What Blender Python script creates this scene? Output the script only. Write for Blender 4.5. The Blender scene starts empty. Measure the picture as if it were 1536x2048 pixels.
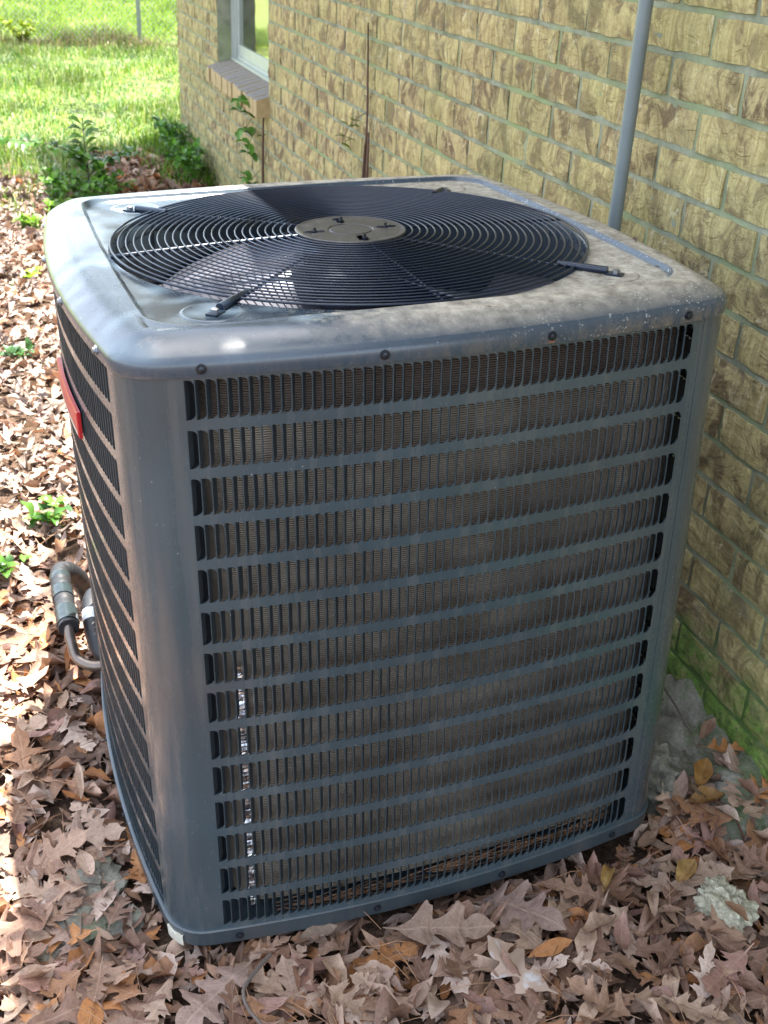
import bpy, math, random
import numpy as np
from mathutils import Vector, Matrix, noise
rng = np.random.default_rng(7); random.seed(7)
sc = bpy.context.scene
COL = sc.collection

# ------------------------------------------------------------------ camera, world, sun, exposure
cam_d = bpy.data.cameras.new('camera'); cam = bpy.data.objects.new('camera', cam_d); COL.objects.link(cam)
R = [[0.94841, -0.31387, 0.04475], [-0.11047, -0.45944, -0.88131], [0.29717, 0.83091, -0.47041]]  # right, down, forward
M = Matrix(((R[0][0], -R[1][0], -R[2][0]), (R[0][1], -R[1][1], -R[2][1]), (R[0][2], -R[1][2], -R[2][2])))
CAM = Vector((-0.18342, -1.22162, 0.48819))
cam.matrix_world = Matrix.Translation(CAM) @ M.to_4x4()
cam_d.sensor_fit = 'HORIZONTAL'; cam_d.sensor_width = 36; cam_d.lens = 36*2252.3/1536
cam_d.clip_start = .02; cam_d.clip_end = 500
cam_d.dof.use_dof = True; cam_d.dof.focus_distance = 1.62; cam_d.dof.aperture_fstop = 16
sc.camera = cam

SUN = Vector((.16, .20, .96)).normalized()          # direction towards the sun
el = math.asin(SUN.z); az = math.atan2(SUN.x, SUN.y)
w = bpy.data.worlds.new('World'); sc.world = w; w.use_nodes = True
nt = w.node_tree; bg = nt.nodes['Background']
sky = nt.nodes.new('ShaderNodeTexSky'); sky.sky_type = 'NISHITA'; sky.sun_disc = False
sky.sun_elevation = el; sky.sun_rotation = az; sky.air_density = 1.0; sky.dust_density = 2.0
hs = nt.nodes.new('ShaderNodeHueSaturation'); hs.inputs['Saturation'].default_value = .55     # hazy summer sky
nt.links.new(sky.outputs[0], hs.inputs['Color']); nt.links.new(hs.outputs[0], bg.inputs[0]); bg.inputs[1].default_value = .15
sl = bpy.data.lights.new('sun', 'SUN'); sl.energy = 4.6; sl.angle = math.radians(.53); sl.color = (1, .95, .86)
so = bpy.data.objects.new('sun', sl); COL.objects.link(so); so.rotation_euler = SUN.to_track_quat('Z', 'Y').to_euler()
so.location = (2, 2, 12)
sc.view_settings.view_transform = 'Standard'; sc.view_settings.look = 'None'
sc.view_settings.exposure = 2.48; sc.view_settings.gamma = 1; sc.view_settings.use_curve_mapping = False
sc.cycles.max_bounces = 8; sc.cycles.transparent_max_bounces = 8

# ------------------------------------------------------------------ helpers
def tag(o, label=None, cat=None, group=None, kind=None):
    if label: o['label'] = label
    if cat: o['category'] = cat
    if group: o['group'] = group
    if kind: o['kind'] = kind
    return o

def mesh(name, v, f, mat=None, smooth=True, sharp=None, cols=None):
    me = bpy.data.meshes.new(name)
    me.from_pydata([tuple(p) for p in v], [], f); me.update()
    if mat: me.materials.append(mat)
    if smooth and len(me.polygons): me.shade_smooth()
    if sharp is not None: me.set_sharp_from_angle(angle=math.radians(sharp))
    if cols is not None:
        a = me.color_attributes.new('tint', 'FLOAT_COLOR', 'POINT'); a.data.foreach_set('color', np.asarray(cols, np.float32).ravel())
    return me

def npmesh(name, v, tri, mat, cols=None, smooth=False, luv=None):
    """big mesh from numpy arrays, faces all with the same vertex count"""
    me = bpy.data.meshes.new(name); n = tri.shape[1]
    me.vertices.add(len(v)); me.vertices.foreach_set('co', np.asarray(v, np.float32).ravel())
    me.loops.add(tri.size); me.loops.foreach_set('vertex_index', tri.astype(np.int32).ravel())
    me.polygons.add(len(tri)); me.polygons.foreach_set('loop_start', np.arange(0, tri.size, n, dtype=np.int32))
    me.polygons.foreach_set('use_smooth', np.full(len(tri), smooth))
    if cols is not None:
        a = me.color_attributes.new('tint', 'FLOAT_COLOR', 'POINT'); a.data.foreach_set('color', np.asarray(cols, np.float32).ravel())
    if luv is not None:
        a = me.attributes.new('luv', 'FLOAT_VECTOR', 'POINT'); a.data.foreach_set('vector', np.asarray(luv, np.float32).ravel())
    me.materials.append(mat); me.update(calc_edges=True); me.validate()
    return me

def obj(name, me, parent=None, loc=(0, 0, 0), rot=(0, 0, 0)):
    o = bpy.data.objects.new(name, me); COL.objects.link(o); o.location = loc; o.rotation_euler = rot
    if parent: o.parent = parent
    return o

def empty(name, loc=(0, 0, 0), rot=(0, 0, 0)):
    o = bpy.data.objects.new(name, None); COL.objects.link(o); o.location = loc; o.rotation_euler = rot
    o.empty_display_size = .05
    return o

class MB:
    def __init__(s): s.v = []; s.f = []
    def add(s, v, f):
        n = len(s.v); s.v += [tuple(p) for p in v]; s.f += [tuple(i+n for i in q) for q in f]
    def box(s, a, b, T=None):
        x0, y0, z0 = a; x1, y1, z1 = b
        v = [(x0,y0,z0),(x1,y0,z0),(x1,y1,z0),(x0,y1,z0),(x0,y0,z1),(x1,y0,z1),(x1,y1,z1),(x0,y1,z1)]
        if T: v = [T @ Vector(p) for p in v]
        s.add(v, [(0,3,2,1),(4,5,6,7),(0,1,5,4),(1,2,6,5),(2,3,7,6),(3,0,4,7)])
    def tube(s, pts, r, n=8, closed=False, cap=True):
        pts = [Vector(p) for p in pts]; m = len(pts); rs = r if hasattr(r, '__len__') else [r]*m
        v = []; prev = None
        for i, p in enumerate(pts):
            t = (pts[(i+1) % m]-pts[i-1]) if closed else (pts[min(i+1, m-1)]-pts[max(i-1, 0)])
            t.normalize()
            if prev is None:
                a = t.orthogonal().normalized()
                if abs(t.z) < .9: a = (Vector((0, 0, 1))-t*t.z).normalized()
            else: a = (prev-t*prev.dot(t)).normalized()
            prev = a; b = t.cross(a)
            for k in range(n):
                an = 2*math.pi*k/n; v.append(p+(a*math.cos(an)+b*math.sin(an))*rs[i])
        f = []
        for i in range(m if closed else m-1):
            j = (i+1) % m
            for k in range(n): f.append((i*n+k, i*n+(k+1) % n, j*n+(k+1) % n, j*n+k))
        if cap and not closed: f.append(tuple(range(n))[::-1]); f.append(tuple((m-1)*n+k for k in range(n)))
        s.add(v, f)
    def lathe(s, prof, c=(0, 0, 0), n=24, T=None, cap=True):
        v = []; f = []
        for r, z in prof:
            for k in range(n):
                a = 2*math.pi*k/n; p = Vector((c[0]+r*math.cos(a), c[1]+r*math.sin(a), c[2]+z)); v.append(T @ p if T else p)
        for i in range(len(prof)-1):
            for k in range(n): f.append((i*n+k, i*n+(k+1) % n, (i+1)*n+(k+1) % n, (i+1)*n+k))
        if cap: f.append(tuple((len(prof)-1)*n+k for k in range(n))); f.append(tuple(range(n))[::-1])
        s.add(v, f)
    def mesh(s, name, mat, smooth=True, sharp=35): return mesh(name, s.v, s.f, mat, smooth, sharp)
    def build(s, name, mat, parent=None, smooth=True, sharp=35, **k): return obj(name, s.mesh(name, mat, smooth, sharp), parent, **k)

# --- node helper
class N:
    def __init__(s, name):
        s.m = bpy.data.materials.new(name); s.m.use_nodes = True; s.t = s.m.node_tree
        s.b = s.t.nodes['Principled BSDF']; s.out = s.t.nodes['Material Output']
    def node(s, typ, props=None, **ins):
        n = s.t.nodes.new('ShaderNode'+typ)
        for k, v in (props or {}).items(): setattr(n, k, v)
        for k, v in ins.items():
            key = int(k[1:]) if k[0] == '_' and k[1:].isdigit() else k.replace('_', ' ')
            s.set(n.inputs[key], v)
        return n
    def set(s, inp, v):
        if isinstance(v, bpy.types.NodeSocket): s.t.links.new(v, inp)
        elif isinstance(v, bpy.types.Node): s.t.links.new(v.outputs[0], inp)
        else:
            if isinstance(v, tuple) and len(v) == 3 and inp.type == 'RGBA': v = (*v, 1)
            inp.default_value = v
    def coord(s, which='Object', scale=(1, 1, 1), loc=(0, 0, 0), vec=None):
        if vec is None: vec = s.geo() if which == 'World' else s.node('TexCoord').outputs[which]
        return s.node('Mapping', Vector=vec, Scale=scale, Location=loc).outputs[0]
    def geo(s): return s.node('NewGeometry').outputs['Position']
    def noise(s, vec, scale=5, detail=4, rough=.55, dist=0):
        return s.node('TexNoise', Vector=vec, Scale=scale, Detail=detail, Roughness=rough, Distortion=dist).outputs[0]
    def ramp(s, fac, *stops):
        n = s.node('ValToRGB', Fac=fac); e = n.color_ramp.elements
        while len(e) < len(stops): e.new(.5)
        for i, (p, c) in enumerate(stops):
            e[i].position = p; e[i].color = (c, c, c, 1) if not hasattr(c, '__len__') else (*c[:3], 1)
        return n.outputs[0]
    def mix(s, fac, a, b, mode='MIX'):
        n = s.node('Mix', dict(data_type='RGBA', blend_type=mode)); s.set(n.inputs[0], fac); s.set(n.inputs[6], a); s.set(n.inputs[7], b)
        return n.outputs[2]
    def math(s, op, a, b=0, clamp=False):
        n = s.node('Math', dict(operation=op, use_clamp=clamp)); s.set(n.inputs[0], a); s.set(n.inputs[1], b); return n.outputs[0]
    def sep(s, vec): return s.node('SeparateXYZ', Vector=vec)
    def mapr(s, v, a, b, c=0, d=1):
        n = s.node('MapRange'); s.set(n.inputs[0], v)
        for i, x in zip((1, 2, 3, 4), (a, b, c, d)): n.inputs[i].default_value = x
        return n.outputs[0]
    def bump(s, h, strength=.5, dist=.002, normal=None):
        n = s.node('Bump', Height=h, Strength=strength, Distance=dist)
        if normal: s.set(n.inputs['Normal'], normal)
        return n.outputs[0]
    def pr(s, **k):
        for a, v in k.items(): s.set(s.b.inputs[a.replace('_', ' ')], v)
        return s.m

def simple(name, col, rough=.6, metal=0, var=.15, sc_=30, bump=0):
    n = N(name); c = n.noise(n.coord(), sc_, 5)
    dark = tuple(x*(1-var) for x in col); light = tuple(min(1, x*(1+var)) for x in col)
    k = dict(Base_Color=n.mix(c, dark, light), Roughness=rough, Metallic=metal)
    if bump: k['Normal'] = n.bump(c, bump, .002)
    return n.pr(**k)

# ------------------------------------------------------------------ materials
def paint_mat(name, base=(.043, .062, .074), rough=.34, dust=False, streak=False):
    n = N(name); co = n.coord()
    fine = n.noise(co, 60, 6); big = n.noise(co, 5, 5)
    c = n.mix(n.ramp(big, (.35, 0.), (.7, 1.)), tuple(x*.88 for x in base), tuple(x*1.15 for x in base))
    # dull chalky grime in vertical runs
    run = n.noise(n.coord(scale=(38, 38, 1.6)), 1.0, 6, .6)
    runm = n.math('MULTIPLY', n.ramp(run, (.5, 0.), (.78, 1.)), .04 if dust else .35)
    c = n.mix(runm, c, (.17, .155, .135))
    r = n.math('ADD', n.math('MULTIPLY', fine, .16), rough-.08)
    r = n.math('ADD', r, n.math('MULTIPLY', runm, .5))
    if dust:
        s = n.sep(co); up = n.sep(n.node('NewGeometry').outputs['Normal']).outputs[2]
        upm = n.mapr(up, .80, .985)
        x = n.mapr(s.outputs[0], -.22, .20)
        d1 = n.noise(co, 7, 8, .7); d2 = n.noise(co, 60, 6, .7)
        dm = n.math('ADD', n.math('MULTIPLY', d1, .55), n.math('MULTIPLY', d2, .45))
        m = n.math('SUBTRACT', n.math('ADD', n.math('MULTIPLY', x, .62), dm), .585)
        m = n.math('MULTIPLY', n.mapr(m, -.02, .22), upm)
        dc = n.mix(n.mapr(n.noise(co, 42, 9, .78), .36, .64), (.17, .145, .105), (.54, .49, .385))
        dc = n.mix(n.mapr(n.noise(co, 6, 6, .7), .5, .66, 0, .45), dc, (.20, .19, .165))
        c = n.mix(n.math('MULTIPLY', m, .93), c, dc)
        r = n.math('ADD', r, n.math('MULTIPLY', m, .45))
        # pale spatter on the shoulder and skirt, brown grime low on the skirt
        spn = n.node('TexVoronoi', Vector=co, Scale=190.0); spn2 = n.noise(co, 45, 4, .7)
        sp = n.math('MULTIPLY', n.mapr(spn.outputs[0], .30, .16), n.mapr(spn2, .47, .60))
        sx = n.math('MULTIPLY', sp, n.mapr(s.outputs[0], -.05, .28))
        c = n.mix(n.math('MULTIPLY', sx, .8), c, (.52, .53, .50))
        low = n.mapr(s.outputs[2], 1.052*KK, 1.022*KK)
        gr = n.math('MULTIPLY', n.math('MULTIPLY', n.mapr(n.noise(n.coord(scale=(1, 1, .4)), 55, 8, .75), .42, .62), low), n.mapr(s.outputs[0], -.2, .35, .15, .9))
        c = n.mix(gr, c, (.23, .18, .125)); r = n.math('ADD', r, n.math('MULTIPLY', gr, .3))
    pv = n.node('TexVoronoi', Vector=co, Scale=85.0); c = n.mix(n.math('MULTIPLY', n.mapr(pv.outputs[0], .085, .05), n.mapr(n.noise(co, 9, 3), .52, .60)), c, (.38, .38, .36))
    b = n.bump(n.noise(n.coord(scale=(14, 14, 2.2) if streak else (6, 6, 3)), 1.0, 3), .5 if streak else .18, .004)
    b = n.bump(n.noise(co, 700, 2), .06, .0006, b)
    return n.pr(Base_Color=c, Roughness=r, Normal=b, Specular_IOR_Level=.6, Coat_Weight=.45 if streak else .1, Coat_Roughness=.16)
KK = .69/.77

M_paint = paint_mat('grey_paint')
M_panel = paint_mat('grey_paint_panel', base=(.043, .064, .076), rough=.25, streak=True)
M_lid = paint_mat('grey_paint_lid', base=(.046, .068, .092), rough=.25, dust=True)
M_wire = simple('dark_wire', (.008, .016, .032), .28, 0, .3)
M_hub = paint_mat('hub_plate_paint', base=(.030, .031, .032), rough=.45)
M_blade = simple('blade_metal', (.09, .092, .115), .35, .5, .15, 12)
M_shroud = simple('shroud_dark', (.015, .025, .036), .5, 0, .25, 12)
M_black = simple('black_plastic', (.012, .012, .014), .4, 0, .3)
M_screw = simple('zinc_screw', (.30, .31, .33), .35, .8, .25, 200)
M_screwdark = simple('dark_screw', (.03, .035, .045), .35, .6, .3, 200)
M_rust = simple('rust', (.22, .10, .05), .8, 0, .4, 200)
M_foil = simple('crinkled_foil', (.72, .72, .74), .2, 1, .1, 40)
M_copper = simple('dull_copper_tube', (.20, .165, .14), .32, .7, .35, 40)
M_insul = simple('black_foam', (.018, .019, .022), .5, 0, .4, 60, .5)
M_tape = simple('dark_teal_tape', (.022, .032, .036), .25, 0, .3, 40)
M_pvc = simple('grey_pvc', (.17, .205, .21), .42, 0, .2, 14)
M_red = simple('red_label', (.42, .02, .025), .3, 0, .12, 20)
M_cream = simple('cream_strip', (.6, .52, .42), .4, 0, .1)

def coil_mat():
    n = N('coil_fin_metal'); co = n.coord()
    a = n.noise(co, 9, 6, .65); b = n.noise(n.coord(scale=(120, 120, 20)), 1, 3)
    c = n.mix(n.ramp(a, (.35, 0.), (.68, 1.)), (.23, .19, .145), (.45, .40, .32))
    c = n.mix(n.math('MULTIPLY', b, .5), c, (.10, .085, .065))
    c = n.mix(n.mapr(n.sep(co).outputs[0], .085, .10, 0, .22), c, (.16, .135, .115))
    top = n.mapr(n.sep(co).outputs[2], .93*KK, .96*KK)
    c = n.mix(n.math('MULTIPLY', top, .75), c, (.10, .07, .055))  # top row toned dark: the lid's shade and rust put into the colour
    return n.pr(Base_Color=c, Roughness=.6, Metallic=.25)
M_coil = coil_mat()

def moss_mask(n, hi=.36):
    """moss creeping up the wall foot near the unit (real growth)"""
    s = n.sep(n.geo()); z = s.outputs[2]; y = s.outputs[1]
    nz = n.noise(n.geo(), 9, 6, .7)
    h = n.math('ADD', n.mapr(z, -.93, -.93+hi, 1, 0), n.math('MULTIPLY', n.math('SUBTRACT', nz, .5), 1.3))
    m = n.mapr(h, .42, .72)
    return n.math('MULTIPLY', m, n.mapr(y, 2.2, 1.2, .25, 1))

def brick_mat():
    n = N('rough_tan_brick'); P = n.geo(); rnd = n.node('ObjectInfo').outputs['Random']
    off = n.node('CombineXYZ', X=n.math('MULTIPLY', rnd, 7.), Y=n.math('MULTIPLY', rnd, 13.), Z=n.math('MULTIPLY', rnd, 3.)).outputs[0]
    V = n.node('VectorMath', dict(operation='ADD'), _0=P, _1=off).outputs[0]
    streak = n.noise(n.coord(vec=V, scale=(30, 58, 5)), 1, 6, .62, 1.6)
    blot = n.noise(n.coord(vec=V, scale=(1, 1.15, .8)), 12, 8, .68, .9)
    fine = n.noise(V, 170, 4, .6)
    base = n.mix(n.ramp(streak, (.3, 0.), (.7, 1.)), (.28, .21, .085), (.66, .56, .265))
    base = n.mix(n.ramp(rnd, (0, 0.), (1, 1.)), base, n.mix(.35, base, (.40, .30, .17)))
    brown = n.mapr(n.math('ADD', n.math('MULTIPLY', blot, .8), n.math('MULTIPLY', streak, .2)), .485, .56)
    c = n.mix(n.math('MULTIPLY', brown, n.mapr(rnd, 0, 1, .62, .94)), base, n.mix(n.mapr(fine, .35, .65), (.085, .055, .035), (.21, .135, .075)))
    gray = n.mapr(n.noise(V, 8, 6, .7, .8), .57, .70)
    c = n.mix(n.math('MULTIPLY', gray, .65), c, (.13, .12, .105))
    pale = n.mapr(n.noise(n.coord(vec=V, scale=(1, 1, .6)), 24, 6, .7, 1.), .60, .68)
    c = n.mix(n.math('MULTIPLY', pale, .65), c, (.74, .67, .45))
    c = n.mix(n.math('MULTIPLY', n.mapr(fine, .35, .65), .42), c, n.mix(.5, c, (.08, .06, .04)))
    # algae haze everywhere, moss low down
    alg = n.mapr(n.noise(P, 3.2, 5, .65), .42, .68)
    c = n.mix(n.math('MULTIPLY', alg, .30), c, (.20, .24, .085))
    mm = moss_mask(n, .42)
    c = n.mix(n.math('MULTIPLY', mm, n.mapr(n.noise(P, 26, 6, .75), .34, .48, .35, .97)), c, n.mix(n.mapr(n.noise(P, 38, 7, .75), .35, .65), (.045, .085, .020), (.19, .32, .06)))
    fold = n.node('TexNoise', Vector=n.coord(vec=V, scale=(1, .7, 1.35)), Scale=21., Detail=4., Roughness=.55, Distortion=.55).outputs[0]
    crease = n.math('ABSOLUTE', n.math('SUBTRACT', fold, .5)); crease = n.mapr(crease, 0, .035)
    gate = n.mapr(n.noise(V, 17, 3), .50, .60)
    crease = n.math('MAXIMUM', crease, n.math('SUBTRACT', 1, gate))
    b = n.bump(crease, .5, .003)
    b = n.bump(fold, 1.0, .010, b); b = n.bump(streak, .4, .003, b); b = n.bump(fine, .5, .0012, b)
    c = n.mix(n.math('MULTIPLY', n.math('SUBTRACT', 1, crease), .2), c, (.10, .07, .045))
    return n.pr(Base_Color=c, Roughness=.88, Normal=b, Specular_IOR_Level=.25)
M_brick = brick_mat()

def mortar_mat():
    n = N('weathered_mortar'); P = n.geo()
    a = n.noise(P, 14, 6, .65); f = n.noise(P, 220, 4, .7)
    c = n.mix(n.ramp(a, (.35, 0.), (.68, 1.)), (.17, .19, .125), (.36, .375, .28))
    c = n.mix(n.mapr(n.noise(P, 4, 4), .45, .65), c, (.27, .33, .16))
    c = n.mix(n.math('MULTIPLY', n.mapr(f, .35, .65), .3), c, (.15, .16, .12))
    c = n.mix(n.math('MULTIPLY', moss_mask(n, .5), .9), c, (.07, .13, .03))
    b = n.bump(a, .5, .004); b = n.bump(f, .6, .0015, b)
    return n.pr(Base_Color=c, Roughness=.95, Normal=b, Specular_IOR_Level=.2)
M_mortar = mortar_mat()
M_sill = simple('weathered_sill_brick', (.20, .18, .165), .9, 0, .5, 60, .6)
M_sill2 = simple('tan_sill_brick', (.40, .30, .15), .9, 0, .35, 40, .6)

def stone_mat(name, c1, c2, moss=.0, sc_=18):
    n = N(name); P = n.coord('Object')
    a = n.noise(P, sc_, 8, .7); f = n.noise(P, 160, 5, .7)
    c = n.mix(n.ramp(a, (.35, 0.), (.65, 1.)), c1, c2)
    c = n.mix(n.math('MULTIPLY', n.mapr(f, .4, .62), .45), c, tuple(x*.45 for x in c1))
    if moss: c = n.mix(n.math('MULTIPLY', n.mapr(n.noise(P, 11, 6, .7), .5, .62), moss), c, (.10, .15, .05))
    b = n.bump(a, .9, .012); b = n.bump(f, .8, .003, b)
    return n.pr(Base_Color=c, Roughness=.95, Normal=b)
M_concrete = stone_mat('old_concrete', (.19, .18, .135), (.40, .385, .32), .5)
M_lime = stone_mat('limestone', (.40, .37, .25), (.82, .78, .60), .12, 60)
M_pad = stone_mat('pad_concrete', (.24, .23, .2), (.4, .38, .34), .2)

def leaf_mat(name, rough=.62):
    n = N(name); co = n.coord()
    att = n.node('Attribute', dict(attribute_name='tint')).outputs['Color']
    a = n.noise(n.geo(), 60, 5, .7); b = n.noise(n.geo(), 260, 4, .7)
    c = n.mix(n.ramp(a, (.35, 0.), (.7, 1.)), n.mix(1, att, (.62, .58, .55), 'MULTIPLY'), att)
    c = n.mix(n.math('MULTIPLY', n.mapr(b, .56, .66), .4), c, (.05, .03, .02))
    # midrib and side veins from the leaf's own coordinates
    l = n.sep(n.node('Attribute', dict(attribute_name='luv')).outputs['Vector']); ax = n.math('ABSOLUTE', l.outputs[0])
    mid = n.mapr(ax, .004, .016, 1, 0)
    sv = n.math('SINE', n.math('MULTIPLY', n.math('SUBTRACT', l.outputs[1], n.math('MULTIPLY', ax, .8)), 56.))
    vein = n.math('MAXIMUM', mid, n.math('MULTIPLY', n.mapr(sv, .90, .99), .55))
    c = n.mix(n.math('MULTIPLY', vein, .38), c, n.mix(.5, c, (.62, .46, .32)))
    n.pr(Base_Color=c, Roughness=rough, Normal=n.bump(vein, .35, .001, n.bump(a, .6, .003)), Specular_IOR_Level=.45)
    tr = n.node('BsdfTranslucent', Color=n.mix(1, c, (1., .72, .5), 'MULTIPLY'))
    mx = n.node('MixShader'); mx.inputs[0].default_value = .14
    n.t.links.new(n.b.outputs[0], mx.inputs[1]); n.t.links.new(tr.outputs[0], mx.inputs[2]); n.t.links.new(mx.outputs[0], n.out.inputs[0])
    return n.m
M_leaf = leaf_mat('dry_leaf')
def green_mat(name, trans=.35, rough=.45):
    n = N(name); att = n.node('Attribute', dict(attribute_name='tint')).outputs['Color']
    n.pr(Base_Color=att, Roughness=rough, Specular_IOR_Level=.35)
    tr = n.node('BsdfTranslucent', Color=n.mix(1, att, (1.1, 1.25, .6), 'MULTIPLY'))
    mx = n.node('MixShader'); mx.inputs[0].default_value = trans
    n.t.links.new(n.b.outputs[0], mx.inputs[1]); n.t.links.new(tr.outputs[0], mx.inputs[2]); n.t.links.new(mx.outputs[0], n.out.inputs[0])
    return n.m
M_grass = green_mat('grass_blade', .4, .5)
M_green = green_mat('green_leaf', .35, .35)
M_stem = simple('stem', (.10, .09, .05), .8, 0, .3)
M_bark = simple('bark', (.13, .10, .075), .95, 0, .4, 20, .8)
M_vine = simple('dead_vine', (.095, .05, .035), .8, 0, .4, 80, .4)
M_twig = simple('twig', (.12, .095, .08), .85, 0, .35, 90, .5)
M_needle = simple('pine_needle', (.36, .20, .11), .6, 0, .3)
M_fence = simple('galvanised_steel', (.22, .25, .24), .5, .5, .3)
M_alu = simple('window_aluminium', (.42, .46, .43), .45, .3, .12, 10)
M_curtain = simple('pale_green_blind', (.80, .86, .68), .8, 0, .08, 4)
def glass_mat():
    n = N('window_glass')
    gl = n.node('BsdfGlossy', Color=(.95, .97, .95, 1), Roughness=.04); tp = n.node('BsdfTransparent', Color=(.8, .88, .82, 1))
    mx = n.node('MixShader'); fr = n.node('Fresnel', IOR=1.9)
    n.t.links.new(n.math('MULTIPLY', fr.outputs[0], 1.5, True), mx.inputs[0]); n.t.links.new(tp.outputs[0], mx.inputs[1]); n.t.links.new(gl.outputs[0], mx.inputs[2])
    n.t.links.new(mx.outputs[0], n.out.inputs[0]); return n.m
M_glass = glass_mat()
def ground_mat():
    n = N('soil'); P = n.geo(); s = n.sep(P)
    a = n.noise(P, 6, 8, .7); f = n.noise(P, 90, 6, .7)
    soil = n.mix(n.ramp(f, (.35, 0.), (.7, 1.)), (.035, .022, .015), (.15, .10, .07))
    grass = n.mix(n.ramp(f, (.3, 0.), (.7, 1.)), (.10, .16, .03), (.27, .33, .09))
    grass = n.mix(n.mapr(a, .5, .66), grass, (.20, .165, .10))
    g = n.mapr(n.math('ADD', s.outputs[1], n.math('MULTIPLY', a, 1.2)), 6.4, 8.2)
    return n.pr(Base_Color=n.mix(g, soil, grass), Roughness=1, Normal=n.bump(f, .8, .01), Specular_IOR_Level=.1)
M_ground = ground_mat()

GZ = -.955
# ------------------------------------------------------------------ ground
def ground_h(x, y):
    return GZ + .012*noise.noise(Vector((x*1.7, y*1.7, 0))) + (.02*noise.noise(Vector((x*.4, y*.4, 3))) if y > 3 else 0)
xs = np.unique(np.concatenate([np.linspace(-2, 2, 60), np.linspace(-150, 150, 25)])); ys = np.unique(np.concatenate([np.linspace(-2, 7, 110), np.linspace(-40, 300, 30)]))
v = [(x, y, ground_h(x, y)) for y in ys for x in xs]; nx = len(xs)
f = [(j*nx+i, j*nx+i+1, (j+1)*nx+i+1, (j+1)*nx+i) for j in range(len(ys)-1) for i in range(nx-1)]
ground = tag(obj('ground', mesh('ground', v, f, M_ground)), 'bare soil and lawn under the leaves', None, None, 'structure')

# ------------------------------------------------------------------ house wall
XW = 1.0265; PP = .07861; Z0 = .1236; BL = .2325; JT = .0120; DEP = .07
house = tag(empty('brick_house', (XW, 3, GZ)), 'house of rough tan and brown brick with green stained mortar and a small window', 'house')
def HW(x, y, z): return (x-XW, y-3, z-GZ)
WY0, WY1 = -1.8, 6.5; WJ0, WJ1 = 3.985, 5.16; ZT = 1.45; SILLZ = -.24; WTOP = 1.0
wall = empty('wall', (0, 0, 0)); wall.parent = house
mb = MB(); xm = XW+.0045
for (a, b) in (((xm, WY0, GZ-.25), (xm+.2, WJ0, ZT)), ((xm, WJ1, GZ-.25), (xm+.2, WY1, ZT)), ((xm, WJ0, GZ-.25), (xm+.2, WJ1, SILLZ-.05)), ((xm, WJ0, WTOP), (xm+.2, WJ1, ZT))):
    mb.box(HW(*a), HW(*b))
mb.box(HW(xm+.2, WY1-.2, GZ-.25), HW(xm+8, WY1, ZT)); mb.box(HW(xm+.2, WY0, GZ-.25), HW(xm+8, WY0+.2, ZT))
mb.build('mortar', M_mortar, wall, smooth=False, sharp=None)
def brick_mesh(seed, L=BL-JT, H=PP-JT, nx_=8, nz_=3):
    r = random.Random(seed); v = []; f = []; o = Vector((seed*3.1, seed*1.7, 0))
    for j in range(nz_+1):
        for i in range(nx_+1):
            y = (i/nx_-.5)*L; z = (j/nz_-.5)*H
            edge = i in (0, nx_) or j in (0, nz_)
            d = .0095*noise.noise(Vector((y*22, z*30, 0))+o)+.0035*noise.noise(Vector((y*60, z*60, 5))+o)
            if edge: d = d*.35+.0028; y += r.uniform(-.0012, .0012); z += r.uniform(-.0016, .0016)
            v.append((d-.001, y, z))
    w_ = nx_+1
    for j in range(nz_):
        for i in range(nx_): f.append((j*w_+i, (j+1)*w_+i, (j+1)*w_+i+1, j*w_+i+1))
    per = [i for i in range(w_)]+[j*w_+nx_ for j in range(1, nz_+1)]+[nz_*w_+i for i in range(nx_-1, -1, -1)]+[j*w_ for j in range(nz_-1, 0, -1)]
    n0 = len(v)
    for k in per: v.append((DEP, v[k][1], v[k][2]))
    m = len(per)
    for k in range(m): f.append((per[k], per[(k+1) % m], n0+(k+1) % m, n0+k))
    return mesh('brick', v, f, M_brick, True, 50)
BM = [brick_mesh(s) for s in range(14)]
spots = []
kmin = int(math.floor((Z0-ZT)/PP)); kmax = int(math.ceil((Z0-(GZ-.05))/PP))
for k in range(kmin, kmax):
    zc = Z0-(k+.5)*PP
    if zc > ZT-.02: continue
    off = .2535 if k % 2 == 0 else .3695-.232*0
    # joints of row -1.5 (k=-2) at .487 ; row -.5 (k=-1) at .60
    off = .485 if k % 2 == 0 else .600
    j = off-12*BL
    while j < WY1:
        a, b = max(j, WY0), min(j+BL, WY1); j += BL
        if b-a < .03: continue
        segs = [(a, b)]
        if SILLZ-.055 < zc < WTOP:
            segs = []
            if a < WJ0: segs.append((a, min(b, WJ0)))
            if b > WJ1: segs.append((max(a, WJ1), b))
        for a_, b_ in segs:
            if b_-a_ > .02: spots.append(((a_+b_)/2, zc, (b_-a_-JT)/(BL-JT)))
def inframe(p, m=60):
    d = Vector(p)-CAM; fz = d.dot(Vector(R[2]))
    if fz <= .05: return None
    u = 768+2252.3*d.dot(Vector(R[0]))/fz; vv = 1024+2252.3*d.dot(Vector(R[1]))/fz
    if -m < u < 1536+m and -m < vv < 2048+m: return fz, u, vv
def brick_rank(s):
    q = inframe((XW, s[0], s[1]))
    if not q: return 1e9
    if 95 < q[1] < 1300 and q[2] > 480: return 1e8     # behind the unit
    if q[1] < 1300 and q[2] > 620-.0*q[1]: return 1e8
    return q[0]
spots.sort(key=brick_rank)
rb = MB()
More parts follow.
